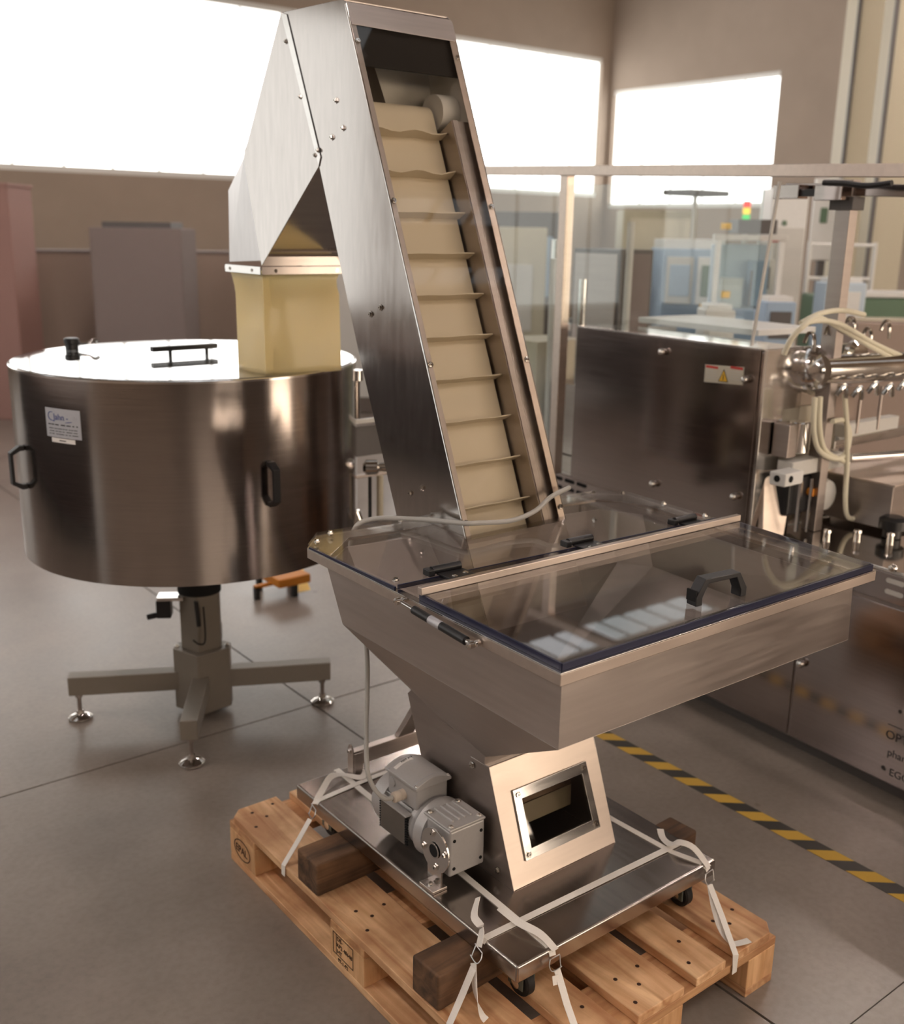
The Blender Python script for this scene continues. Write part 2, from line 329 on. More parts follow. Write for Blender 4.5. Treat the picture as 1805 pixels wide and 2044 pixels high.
for k, (x, w2, m2) in enumerate([(-6.5, .5, 'void'), (-4.9, .3, 'pale'), (-3.2, .9, 'void'), (-1.3, .35, 'brown'), (.4, .8, 'greyd'), (2.1, .25, 'pale'), (3.4, 1.0, 'void')]):
    struct('trim_%d' % (20+k), MB().b2((x, YF+.001, 0), (x+w2, YF+.25, 2.55)), G[m2])  # columns added behind the camera to streak the drum's reflections
for b in BB: window('y', YB, -1, b)
for b in BR: window('x', XR, -1, b)
for b in BL: window('x', XL, 1, b)
for b in BF: window('y', YF, 1, b)
# translucent roof lights, added out of view for ribbed lid reflections and hall light
for (x0, x1, y0, y1) in ((4.5, 12.0, 8.5, 9.7), (4.5, 12.0, 5.9, 7.1), (4.5, 12.0, 3.3, 4.5), (-7, 3.5, 8.5, 9.7), (-7, 3.5, 3.3, 4.5), (-7, 3.5, -1.9, -.7), (-7, 3.5, -7.1, -5.9), (4.5, 12, -4.5, -3.3)):
    WN[0] += 1
    wi = struct('window_%d' % WN[0], MB().b2((x0, y0-.06, ZC-.05), (x1, y0, ZC)).b2((x0, y1, ZC-.05), (x1, y1+.06, ZC)), G['wht'])
    k = x0
    while k < x1-.2: MB().b2((k+.05, y0, ZC-.03), (k+.45, y1, ZC-.01)).build('pane', G['sky'], wi, sm=False); k += .5
# tube lamps added out of view to light the hall
lamps = [(-2.6, -3.0), (1.6, -3.0), (5.8, -3.0), (-2.6, 2.2), (1.6, 5.2), (5.8, 2.2), (-5.8, 5.2), (5.8, 7.6)]
for i, (x, y) in enumerate(lamps):
    t = empty('added_tube_lamp', (x, y, 5.2), 'hanging tube lamp under the hall roof '+['behind the photographer on the left', 'behind the photographer', 'behind the photographer on the right', 'left of the round drum', 'behind the round drum', 'above the packaging machine', 'by the left hall windows', 'far behind the packaging machine'][i], 'lamp', 'tube lamps under the roof')
    MB().b2((x-.12, y-.8, 5.12), (x+.12, y+.8, 5.2)).build('housing', G['wht'], t)
    MB().cyl((x, y-.77, 5.09), (x, y+.77, 5.09), .03, n=10).build('tube', G['lamp'], t)
    for s in (-1, 1): MB().cyl((x, y+s*.6, 5.2), (x, y+s*.6, ZC), .006, n=6).build('hanger', G['beam'], t)
# hazard tape
tag(MB().prism([(1.245, 1.6, .0006), (1.306, 1.6, .0006), (1.268, -1.2, .0006), (1.207, -1.2, .0006)], (0, 0, .0008)).build('floor_tape', G['hazard'], org=(1.25, 0, 0), sm=False),
    'yellow and black striped hazard tape stuck along the concrete floor beside the pallet', 'floor tape')

# ================================================================ PALLET
PX, PY = -.114, -.1406
pal = empty('wooden_pallet', (PX, PY, 0), 'pale pine pallet with EPAL block stamps standing on the concrete floor', 'pallet')
P = lambda a, b, z: V((PX+a+.002*b, PY+b, z))
def board(name, a0, a1, b0, b1, z0, z1, mt, ch=None, bev=.0025):
    poly = [(a0, b0), (a1, b0), (a1, b1), (a0, b1)]
    if ch:   # chamfer list of corner indices
        out = []
        for i, (x, y) in enumerate(poly):
            if i in ch:
                sx = 1 if x == a0 else -1; sy = 1 if y == b0 else -1; q = [(x+sx*.028, y), (x, y+sy*.028)]
                out += q if i in (1, 3) and False else (q if (i % 2) else q[::-1])
            else: out.append((x, y))
        poly = out
    return MB().prism([P(x, y, z0) for x, y in poly], (0, 0, z1-z0)).build(name, mt, pal, bev)
for b0 in (0, .5275, 1.055): board('cross_board', 0, .8, b0, b0+.145, .1, .1215, G['w2'])
X0 = [0, .186, .3275, .5125, .655]; WD = [.145, .1, .145, .1, .145]
chs = [(0, 3), None, None, None, (1, 2)]
nails = []
for x, wd, ch in zip(X0, WD, chs):
    board('top_board', x, x+wd, 0, 1.2, .122, .144, G['w1'], ch)
    for yb in (0, .5275, 1.055):
        for dx, dy in ((.03, .045), (wd-.03, .1), (wd*.5, .07))[:2 if wd < .12 else 3]:
            nails.append((x+dx+random.uniform(-.006, .006), yb+dy+random.uniform(-.015, .015)))
        if wd > .12: nails.append((x+.04+random.uniform(-.01, .01), yb+.105))
for (x, wd) in ((0, .1), (.3275, .145), (.7, .1)): board('bottom_board', x, x+wd, 0, 1.2, 0, .0215, G['w1'])
for (x, wd) in ((0, .1), (.3275, .145), (.7, .1)):
    for b0 in (0, .5275, 1.055): board('block', x, x+wd, b0, b0+.145, .0218, .0998, G['w3'])
for a, b in nails: bolt(pal, P(a, b, .1442), (0, 0, 1), .0032, .0008, G['nailm'], 'nail', False)
# stamps on the long side (facing -x)
sx = lambda b, z, o=.0008: P(-o, b, z)
ov = lambda rx, rz: [sx(1.128+rx*math.cos(t*PI/16), .062+rz*math.sin(t*PI/16)) for t in range(32)]
MB().frame(ov(.047, .030), ov(.0435, .027), (.0006, 0, 0)).build('stamp_ring', G['brand'], pal, sm=False)
text('stamp_text', 'EPAL', .031, sx(1.165, .051), (0, -1, 0), (0, 0, 1), G['brand'], pal)
fr = lambda b0, b1, z0, z1: [sx(b0, z0), sx(b1, z0), sx(b1, z1), sx(b0, z1)]
MB().frame(fr(.660, .572, .040, .097), fr(.658, .574, .042, .095), (.0006, 0, 0)).b2(sx(.646, .042), sx(.6445, .095, .0002)).build('stamp_frame', G['brand'], pal, sm=False)
text('stamp_text', 'DE-', .016, sx(.642, .081), (0, -1, 0), (0, 0, 1), G['brand'], pal)
text('stamp_text', 'KP2 48648', .015, sx(.643, .064), (0, -1, 0), (0, 0, 1), G['brand'], pal)
text('stamp_text', 'HT', .016, sx(.642, .046), (0, -1, 0), (0, 0, 1), G['brand'], pal)
text('stamp_text', '97-1-92', .014, sx(.638, .026), (0, -1, 0), (0, 0, 1), G['brand'], pal)

# ================================================================ TIMBERS
def timber(x0, y0, x1, y1, wdt, z0, z1, label):
    d = V((x1-x0, y1-y0, 0)).normalized(); n_ = V((-d.y, d.x, 0)); L = (V((x1, y1, 0))-V((x0, y0, 0))).length
    rings = []
    for k in range(9):
        t = k/8; c = V((x0, y0, 0))+d*L*t; j = lambda: random.uniform(-.002, .002); e = .006
        top, bot = z1-.001*abs(math.sin(k*2.1)), z0+.0005
        ww = wdt+j()
        rings.append([c+V((0, 0, bot)), c+n_*ww+V((0, 0, bot)), c+n_*ww+V((0, 0, top)), c+V((0, 0, top))])
    o = MB().loft(rings).build('timber_bearer', G['wd'], None, .006, org=(x0, y0, z0), seg=3)
    return tag(o, label, 'timber', 'timbers under the machine base')
timber(-.1104, .113, .745, .150, .087, .1442, .2312, 'dark weathered square timber under the front of the steel base')
timber(-.1122, .5896, .70, .60, .094, .1442, .2312, 'dark brown square timber under the rear of the steel base, nearer the EPAL stamp')

# ================================================================ HOPPER ELEVATOR (the main machine)
mc = empty('hopper_elevator', (.3, .3, .2315), 'tall stainless steel hopper elevator with cleated belt strapped on the pallet', 'conveyor machine')
ZB = .2738; WB, LB = .6252, .8837
# base plate: folded tray
mb = MB().prism([(0, 0, ZB-.004), (WB, 0, ZB-.004), (WB, LB, ZB-.004), (0, LB, ZB-.004)], (0, 0, .004))
mb = MB().b2((0, 0, ZB-.0423), (WB, LB, ZB))
base = mb.build('base_plate', ST['plate'], mc, .006, seg=3)
def caster(x, y, a):
    fk = MB().b2((x-.03, y-.03, .222), (x+.03, y+.03, .2312)).b2((x-.018, y-.022, .168), (x-.014, y+.024, .222)).b2((x+.014, y-.022, .168), (x+.018, y+.024, .222)).build('caster', G['castgrn'], mc, .002)
    MB().turn((x-.012, y, .178), (1, 0, 0), [(0, .02), (0, .029), (.004, .033), (.020, .033), (.024, .029), (.024, .02)], 24).build('wheel', G['rubber'], fk)
    MB().turn((x-.02, y, .178), (1, 0, 0), [(0, .006), (.001, .012), (.039, .012), (.04, .006)], 12).build('axle', ST['bright'], fk)
for x, y in ((.065, .055), (.57, .055), (.06, .80), (.57, .80)): caster(x, y, 0)
# boot housing
bx0, bx1 = .157, .483
side = [(.190, ZB), (.288, .538), (.352, .536), (.375, .60), (.54, .66), (.60, .60), (.47, ZB)]
boot = MB().prism([(bx0, y, z) for y, z in side], (.003, 0, 0)).build('boot_housing', ST['dark'], mc, .0008)
MB().prism([(bx1-.003, y, z) for y, z in side], (.003, 0, 0)).build('side_wall', ST['dark'], boot)
FD = V((0, .098, .263)).normalized(); FN = V((0, -FD.z, FD.y)); FO = V((bx0, .190, ZB+.001))
def F(u, v, o=0.): return FO+V((1, 0, 0))*u+FD*v+FN*o
LW = .326; LH = .2815
# front panel with opening
u0, u1, v0, v1 = .065, .267, .070, .190
MB().frame([F(0, 0), F(LW, 0), F(LW, LH), F(0, LH)], [F(u0, v0), F(u1, v0), F(u1, v1), F(0+u0, v1)], FN*-.003).build('front_panel', ST['warm'], boot, .0015)
ff = MB().frame([F(.047, .052, .001), F(.285, .052, .001), F(.281, .213, .001), F(.049, .213, .001)], [F(.07, .075, .001), F(.264, .075, .001), F(.262, .188, .001), F(.071, .188, .001)], FN*.004).build('window_frame', ST['bright'], boot, .0008)
MB().prism([F(.048, .053, .0002), F(.284, .053, .0002), F(.28, .212, .0002), F(.05, .212, .0002)], FN*.0007).build('window_gasket', G['sight'], boot)
MB().prism([F(.062, .066, -.004), F(.27, .066, -.004), F(.268, .196, -.004), F(.064, .196, -.004)], FN*.003).build('window_pane', G['sight'], boot)
for u, v in ((.058, .064), (.273, .064), (.27, .2), (.06, .2)): bolt(boot, F(u, v, .005), FN, .006, .004)
MB().prism([F(0, LH, 0), F(LW, LH, 0), V((bx1, .352, .536)), V((bx0, .352, .536))], (0, 0, .002)).build('top_lip', ST['bright'], boot)
for y, z in ((.345, .52), (.245, .30)): bolt(boot, (bx0-.001, y, z), (-1, 0, 0), .006, .006)
# things seen through the sight glass: belt tail roller and belt, dark floor
MB().turn((bx0+.02, .42, .335), (1, 0, 0), [(0, .05), (.286, .05)], 28).build('tail_roller', ST['bright'], boot)
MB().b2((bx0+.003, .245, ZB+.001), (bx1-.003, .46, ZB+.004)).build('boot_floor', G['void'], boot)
MB().prism([F(.010, .150, -.075), F(.290, .150, -.075), F(.290, .285, -.075), F(.010, .285, -.075)], FN*-.003).build('inner_plate', G['inplate'], boot)
MB().prism([F(.012, .105, -.070), F(.270, .105, -.070), F(.285, .150, -.070), F(.012, .150, -.070)], FN*-.003).build('tail_belt', G['belt'], boot)
MB().prism([(bx0+.003, .47, ZB), (bx1-.003, .47, ZB), (bx1-.003, .60, .60), (bx0+.003, .60, .60)], (0, .003, 0)).build('boot_back', ST['dark'], boot)
# hopper
def ring(pts, z): return [V((x, y, zz if zz is not None else z)) for x, y, zz in pts]
topR = [(-.077, -.163, None), (.787, -.163, None), (.835, .48, None), (.775, .585, None), (.035, .68, None), (-.077, .579, None)]
botR = [(-.077, -.163, .850), (.796, -.163, .843), (.820, .42, .85), (.76, .49, .855), (.03, .58, .86), (-.077, .518, .860)]
nekR = [(.157, .300, .560), (.483, .300, .560), (.483, .44, .575), (.483, .475, .58), (.30, .475, .59), (.157, .475, .59)]
A_, B_, C_ = ring(topR, .975), ring(botR, .85), ring(nekR, .57)
hop = MB().loft([A_, B_], False).build('hopper_box', ST['hop'], mc, sm=False)
sd = hop.modifiers.new('skin', 'SOLIDIFY'); sd.thickness = .002; sd.offset = 0
tp = MB().loft([B_, C_], False).build('hopper_funnel', ST['inner'], mc, sm=False)
sd = tp.modifiers.new('skin', 'SOLIDIFY'); sd.thickness = .002; sd.offset = 0
IN = [V((x*.995+.002, y*.99+.003, z)) for x, y, z in [tuple(p) for p in A_]]; IN2 = [V((x*.995+.002, y*.99+.003, z)) for x, y, z in [tuple(p) for p in B_]]
li = MB().loft([IN, IN2], False).build('hopper_lining', ST['inner'], mc, sm=False); sd = li.modifiers.new('skin', 'SOLIDIFY'); sd.thickness = .001; sd.offset = 0
sl = MB().frame([V((bx0-.002, .30, .54)), V((bx1+.002, .30, .54)), V((bx1+.002, .478, .54)), V((bx0-.002, .478, .54))], [V((bx0+.004, .306, .54)), V((bx1-.004, .306, .54)), V((bx1-.004, .472, .54)), V((bx0+.004, .472, .54))], (0, 0, .04)).build('neck_collar', ST['dark'], mc)
RIM_O = [(-.097, -.18), (.842, -.183), (.889, .588), (.824, .645), (-.018, .727), (-.084, .655)]
RIM_I = [(-.073, -.159), (.800, -.160), (.845, .48), (.785, .60), (.035, .67), (-.073, .575)]
Z = 1.0
MB().frame([V((x, y, Z-.003)) for x, y in RIM_O], [V((x, y, Z-.003)) for x, y in RIM_I], (0, 0, .003)).build('hopper_rim', ST['bright'], mc, .0008)
in2 = [V((x+(.004 if x < .3 else -.004), y+(.004 if y < .3 else -.004), 0)) for x, y in RIM_O]
MB().frame([V((x, y, Z-.024)) for x, y in RIM_O], [V((p.x, p.y, Z-.024)) for p in in2], (0, 0, .022)).build('rim_lip', ST['warm'], mc, .0015)
# rubber seal strips under the covers
def strip(name, a, b, wd, z0, z1, mt, par=None, bev=0.):
    a, b = V(a), V(b); d = (b-a).normalized(); n_ = V((-d.y, d.x, 0))
    return MB().prism([V((a.x, a.y, z0))-n_*wd/2, V((b.x, b.y, z0))-n_*wd/2, V((b.x, b.y, z0))+n_*wd/2, V((a.x, a.y, z0))+n_*wd/2], (0, 0, z1-z0)).build(name, mt, par or mc, bev)
# front lid
lid = MB().prism([(-.085, -.170, Z+.008), (.832, -.174, Z+.008), (.874, .208, Z+.008), (-.075, .238, Z+.008)], (0, 0, .006)).build('front_lid', G['acrylic'], mc, .0008)
for a, b in (((-.0875, -.172), (.834, -.177)), ((-.0865, -.172), (-.0775, .235)), ((.835, -.175), (.876, .205))): strip('edge_seal', a, b, .004, Z+.0005, Z+.0125, G['navy'], lid)
strip('seal_pad', (-.075, -.160), (.82, -.164), .008, Z+.0005, Z+.0078, G['rubber'], lid)
# handle on lid
hx0, hx1, hy = .312, .436, -.118
def bridge(c0, c1, outv, wdir, h, wd, th, name, par, mt):
    c0, c1, outv, wdir = V(c0), V(c1), V(outv).normalized(), V(wdir).normalized(); ax = (c1-c0).normalized(); L = (c1-c0).length; k = h*.75
    outer = [(0, 0), (0, h*.35), (k*.55, h), (L-k*.55, h), (L, h*.35), (L, 0)]
    inner = [(th*1.7, 0), (th*1.7, h*.30), (k*.55+th*.9, h-th), (L-k*.55-th*.9, h-th), (L-th*1.7, h*.30), (L-th*1.7, 0)]
    pt = lambda q: c0+ax*q[0]+outv*q[1]-wdir*wd/2
    poly = [pt(q) for q in outer]+[pt(q) for q in inner[::-1]]
    mb = MB(); n = 6; O = [pt(q) for q in outer]; I = [pt(q) for q in inner]; W_ = wdir*wd
    vs = O+I+[p+W_ for p in O]+[p+W_ for p in I]; fs = []
    for a in range(5): fs += [(a, a+1, 6+a+1, 6+a), (12+a, 18+a, 18+a+1, 12+a+1), (a, 12+a, 12+a+1, a+1), (6+a, 6+a+1, 18+a+1, 18+a)]
    fs += [(0, 6, 18, 12), (5, 17, 23, 11)]
    return mb.add(vs, fs).build(name, mt, par, .002)
lh = bridge((.303, -.117, Z+.0142), (.437, -.132, Z+.0142), (0, 0, 1), (0.11, 1, 0), .052, .026, .010, 'lid_handle', lid, G['black'])
MB().b2((.301, -.128, Z+.024), (.3045, -.106, Z+.046)).build('handle_recess', G['void'], lh)
# cross bar and hinge strip
strip('cross_bar', (-.086, .226), (.880, .211), .014, Z+.0145, Z+.030, ST['warm'], mc, .0015)
MB().prism([(-.082, .240, Z+.004), (.878, .224, Z+.004), (.874, .262, Z+.004), (-.080, .305, Z+.004)], (0, 0, .006)).build('hinge_strip', G['acrylic'], mc)
strip('cover_gap', (-.078, .309), (.866, .268), .003, Z+.001, Z+.0102, G['navy'])
EX0, EX1 = .247, .565
rc = MB().prism([(-.078, .313, Z+.004), (.866, .272, Z+.004), (.887, .586, Z+.004), (.822, .643, Z+.004), (EX1+.004, .668, Z+.004), (EX1+.004, .499, Z+.004), (EX0-.004, .499, Z+.004), (EX0-.004, .700, Z+.004), (-.017, .725, Z+.004), (-.083, .653, Z+.004)], (0, 0, .005)).build('rear_cover', G['acrylic'], mc)
strip('edge_seal', (-.0835, .645), (-.0805, .315), .004, Z+.0005, Z+.0045, G['navy'], rc)
for x, y in ((-.055, .66), (.005, .70), (-.065, .335), (.20, .69), (.62, .65), (.80, .63), (.86, .58), (.868, .44), (.862, .30), (.60, .43)): bolt(mc, (x, y, Z+.009), (0, 0, 1), .005, .006)
for x in (-.06, .40, .80): bolt(mc, (x, .243-.02*x, Z+.010), (0, 0, 1), .004, .004)
def hinge(x, y):
    h = MB().prism([(x+.006, y-.062, Z+.0102), (x+.072, y-.066, Z+.0102), (x+.070, y-.008, Z+.0102), (x+.004, y-.004, Z+.0102)], (0, 0, .004)).build('hinge', G['black'], mc, .001)
    MB().cyl((x-.004, y+.003, Z+.019), (x+.068, y, Z+.019), .0085, n=16).build('barrel', G['black'], h)
    MB().b2((x-.018, y-.010, Z+.010), (x-.003, y+.014, Z+.024)).build('hinge_knuckle', G['black'], h, .002)
    for dx, dy in ((.024, -.040), (.056, -.035)): bolt(h, (x+dx, y+dy, Z+.0142), (0, 0, 1), .0045, .002)
for x, y in ((.018, .318), (.392, .303), (.735, .285)): hinge(x, y)
# gas strut along the left edge
a, b = V((-.108, .262, Z-.004)), V((-.112, .030, Z-.016)); m1 = a.lerp(b, .22)
gs = MB().cyl(m1, a.lerp(b, .92), .0085, n=18).build('gas_strut', G['black'], mc)
MB().cyl(a, m1, .004, n=12).build('piston_rod', ST['bright'], gs)
MB().cyl(a.lerp(b, .45), a.lerp(b, .60), .0088, n=18).build('strut_label', G['label'], gs)
for p in (a, b): MB().turn(p-V((.012, 0, 0)), (1, 0, 0), [(0, .004), (.003, .007), (.014, .007), (.017, .004), (.02, .006), (.028, .006)], 14).build('ball_joint', ST['shiny'], gs)
MB().cyl(a.lerp(b, .92), b, .005, n=12).build('strut_end', ST['bright'], gs)
# ---- elevator casing
TD = V((0, .382, .924)).normalized(); TN = V((0, -TD.z, TD.y)); TO = V((EX0, .4966, 1.0))
def E(u, v, o=0.): return TO+V((1, 0, 0))*u+TD*v+TN*o
EW = EX1-EX0; VT = 1.308
zt = 2.222
sidep = [(.4966, 1.0), (.9985, 2.214), (1.012, zt), (1.302, zt+.010), (1.13, 1.848), (.951, 1.393), (.745, .92), (.62, .80), (.405, .80)]
ls = MB().prism([(EX0, y, z) for y, z in sidep], (.003, 0, 0)).build('side_plate', ST['side'], mc, .0008)
rs = MB().prism([(EX1-.003, y, z) for y, z in sidep], (.003, 0, 0)).build('side_plate', ST['hop'], mc, .0008)
MB().prism([(EX0+.003, 1.012, zt-.003), (EX1-.003, 1.012, zt-.003), (EX1-.003, 1.302, zt+.006), (EX0+.003, 1.302, zt+.006)], (0, 0, .003)).build('top_plate', ST['dark'], mc)
MB().prism([(EX0+.003, .405, .80), (EX1-.003, .405, .80), (EX1-.003, .4966, .998), (EX0+.003, .4966, .998)], (0, .003, 0)).build('lower_front_plate', ST['hop'], mc)
MB().prism([(EX0+.003, .62, .80), (EX1-.003, .62, .80), (EX1-.003, 1.128, 1.846), (EX0+.003, 1.128, 1.846)], (0, .003, 0)).build('back_plate', ST['hop'], mc)
# rim flanges left / right / top
MB().prism([E(-.001, 0, .0), E(.016, 0, .0), E(.016, VT, .0), E(-.001, VT, 0)], TN*.0015).build('front_flange', ST['dark'], ls, .0005)
MB().prism([E(EW-.020, 0, .0), E(EW+.001, 0, .0), E(EW+.001, VT, .0), E(EW-.020, VT, 0)], TN*.0015).build('front_flange', ST['warm'], rs, .0005)
MB().cyl(E(0, 0, 0), E(0, VT, 0), .0022, n=8).build('folded_edge', ST['bright'], ls)
MB().cyl(E(EW, 0, 0), E(EW, VT, 0), .0022, n=8).build('folded_edge', ST['bright'], rs)
MB().prism([E(.002, VT-.052, .003), E(EW-.006, VT-.056, .003), E(EW, VT-.05, .003), E(EW, VT-.006, .003), E(EW-.006, VT+.002, .003), E(.0, VT+.004, .003)], TN*.002).build('top_flange', ST['hop'], mc, .0008)
cv = MB().prism([E(.001, .002, .0018), E(EW-.001, .002, .0018), E(EW-.001, VT-.045, .0018), E(.001, VT-.045, .0018)], TN*.0015).build('front_cover', G['cover'], mc)
for v in (.04, .42, .82, 1.215): bolt(cv, E(.009, v, .0035), TN, .0048, .005); bolt(cv, E(EW-.009, v-.006, .0035), TN, .0048, .005)
for y, z in ((1.044, 1.998), (1.013, 1.932), (1.065, 1.913), (.891, 1.489), (.847, 1.508), (.718, 1.067), (.67, 1.09)): bolt(ls, (EX0-.0005, y, z), (-1, 0, 0), .0055, .006)
# dark diverter at the top inside
MB().prism([E(.004, 1.165, -.014), E(EW-.004, 1.165, -.014), E(EW-.004, 1.30, -.008), E(.004, 1.30, -.008)], TN*-.004).build('rubber_curtain', G['void'], mc)
MB().prism([(EX0+.004, 1.02, 2.10), (EX0+.12, 1.06, 2.10), (EX0+.17, 1.06, 1.98), (EX0+.004, 1.0, 1.98)], (0, .004, .0)).build('inner_deflector', ST['side'], mc)
MB().prism([E(.004, .99, -.175), E(EW-.004, .99, -.175), E(EW-.004, 1.27, -.12), E(.004, 1.27, -.12)], TN*-.003).build('hood_bright_fill', G['pale'], mc)  # pale plate stands in for the bright reflection inside the hood
MB().prism([E(EW-.0036, .96, -.16), E(EW-.0036, 1.30, -.16), E(EW-.0036, 1.30, -.01), E(EW-.0036, .96, -.01)], (-.001, 0, 0)).build('hood_bright_fill', G['pale'], mc)  # reflected brightness put in as a pale side plate
# belt with cleats
BW = .252; BO = -.068
bt = MB()
prof = []
R0 = .036; vtop = 1.085
for k in range(2): prof.append((-.18+k*(vtop+.18), BO))
cen = (vtop, BO-R0)
pts = [(-.18, BO), (vtop, BO)]+[(vtop+R0*math.sin(t*PI/10), BO-R0+R0*math.cos(t*PI/10)) for t in range(1, 10)]+[(vtop, BO-2*R0), (-.18, BO-2*R0)]
outer = [E(.008, v, o) for v, o in pts]
th = [(v, o) for v, o in pts]
inn = [(-.18, BO-.004), (vtop, BO-.004)]+[(vtop+(R0-.004)*math.sin(t*PI/10), BO-R0+(R0-.004)*math.cos(t*PI/10)) for t in range(1, 10)]+[(vtop, BO-2*R0+.004), (-.18, BO-2*R0+.004)]
belt = MB().prism(outer+[E(.008, v, o) for v, o in inn[::-1]], (BW-.012, 0, 0)).build('belt', G['belt'], mc)
for k in range(12):
    v = 1.020-k*.1052
    if v < -.05: break
    mbc = MB(); nseg = 10; rings_ = []
    for i in range(nseg+1):
        u = .006+(BW-.002)*i/nseg; wv = (.005*math.sin(i*1.3+k)*(1 if k < 2 else .15)) if i not in (0,) else 0
        rings_.append([E(u, v-.002+wv*.2, BO), E(u, v+.004+wv*.2, BO), E(u, v+.004+wv, BO+.030), E(u, v+.001+wv, BO+.030)])
    mbc.loft(rings_).build('cleat', G['belt'], belt)
MB().cyl(E(.006, vtop, BO-R0), E(BW-.002, vtop, BO-R0), .031, n=24).build('head_roller', ST['bright'], mc)
MB().cyl(E(BW+.004, vtop+.012, BO-.012), E(EW-.006, vtop+.012, BO-.012), .047, n=36).build('bearing_cover', G['pale'], mc)
gd = MB().prism([E(BW+.002, -.15, BO-.01), E(BW+.002, 1.035, BO-.01), E(BW+.002, 1.045, -.012), E(BW+.002, -.15, -.012)], (.003, 0, 0)).build('side_guide', ST['dark'], mc)
MB().prism([E(BW+.005, -.15, -.012), E(BW+.022, -.15, -.012), E(BW+.022, 1.045, -.012), E(BW+.005, 1.045, -.012)], TN*.0025).build('guide_face', ST['dark'], gd)
MB().prism([E(BW+.026, -.15, -.016), E(EW-.004, -.15, -.016), E(EW-.004, 1.045, -.016), E(BW+.026, 1.045, -.016)], TN*.0025).build('guide_face', ST['dark'], gd)
MB().prism([E(.003, -.15, BO-2*R0-.01), E(EW-.003, -.15, BO-2*R0-.01), E(EW-.003, .98, BO-2*R0-.01), E(.003, .98, BO-2*R0-.01)], TN*-.003).build('slider_bed', ST['hop'], mc)
# ---- discharge chute at the back of the head
CX1 = .494+.02
FC = 1.453; FB = 1.664
ch = MB()
ch.prism([(EX0-.002, 1.306, 2.232), (EX0-.002, 1.128, 1.846), (EX0-.002, FC, 1.585), (EX0-.002, 1.544, 1.883)], (.003, 0, 0))
ch.prism([(EX1-.001, 1.306, 2.232), (EX1-.001, 1.128, 1.846), (CX1, FC, 1.585), (CX1+.03, 1.544, 1.883)], (.003, 0, 0))
ch.add([(EX0, 1.128, 1.846), (EX1, 1.128, 1.846), (CX1, FC, 1.61), (EX0, FC, 1.61), (EX0, 1.132, 1.849), (EX1, 1.132, 1.849), (CX1, FC+.003, 1.612), (EX0, FC+.003, 1.612)], [(0, 3, 2, 1), (4, 5, 6, 7), (0, 1, 5, 4), (2, 3, 7, 6), (0, 4, 7, 3), (1, 2, 6, 5)])
ch.prism([(EX0, 1.306, 2.232), (EX1, 1.306, 2.232), (CX1+.03, 1.544, 1.883), (EX0, 1.544, 1.883)], (0, .002, .002))
chute = ch.build('discharge_chute', ST['side'], mc, .0006)
fc = MB()
fc.add([(EX0-.001, 1.544, 1.883), (EX0-.001, FC, 1.60), (EX0+.002, FB, 1.59), (EX0+.038, 1.727, 1.798), (EX0+.012, 1.67, 1.80)], [(0, 1, 2, 4), (4, 2, 3)])
fc.add([(EX0-.001, 1.544, 1.883), (CX1, 1.544, 1.883), (CX1-.03, 1.69, 1.80), (EX0+.012, 1.67, 1.80), (CX1, FB, 1.59), (EX0+.002, FB, 1.59), (CX1, FC, 1.60)], [(0, 3, 2, 1), (3, 5, 4, 2), (1, 2, 4, 6)])
cf = fc.build('chute_outlet', ST['lit_facet'], chute, sm=False); sd = cf.modifiers.new('skin', 'SOLIDIFY'); sd.thickness = .002  # lighter steel tone stands in for the window reflected on this facet
MB().prism([(EX0-.001, FC-.001, 1.612), (CX1, FC-.001, 1.612), (CX1, FC-.001, 1.585), (EX0-.001, FC-.001, 1.585)], (0, .003, 0)).build('chute_skirt', ST['hop'], chute)
MB().prism([(EX0-.004, FC-.004, 1.583), (CX1+.006, FC-.004, 1.583), (CX1+.009, FC-.004, 1.575), (CX1+.006, FC-.004, 1.560), (EX0-.004, FC-.004, 1.560)], (0, -.003, 0)).build('clamp_bar', ST['hop'], chute, .001)
cb = MB().prism([(EX0-.005, FC-.002, 1.583), (EX0-.005, FB+.01, 1.583), (EX0-.005, FB+.014, 1.575), (EX0-.005, FB+.01, 1.560), (EX0-.005, FC-.002, 1.560)], (-.003, 0, 0)).build('clamp_bar', ST['bright'], chute, .001)
for y in (FC+.05, FB-.02): bolt(cb, (EX0-.008, y, 1.571), (-1, 0, 0), .004, .003)
for x in (EX0+.04, CX1-.02): bolt(chute, (x, FC-.0065, 1.571), (0, -1, 0), .004, .003)
# side flange along chute-elevator joint
for (y, z) in ((1.284, 2.16), (1.215, 2.02), (1.146, 1.874), (1.129, 1.885)): bolt(ls, (EX0-.0035, y, z), (-1, 0, 0), .0048, .005)
MB().prism([(EX0-.001, 1.306, 2.232), (EX0-.001, 1.276, 2.224), (EX0-.001, 1.118, 1.868), (EX0-.001, 1.128, 1.846)], (-.002, 0, 0)).build('joint_flange', ST['bright'], ls, .0006)
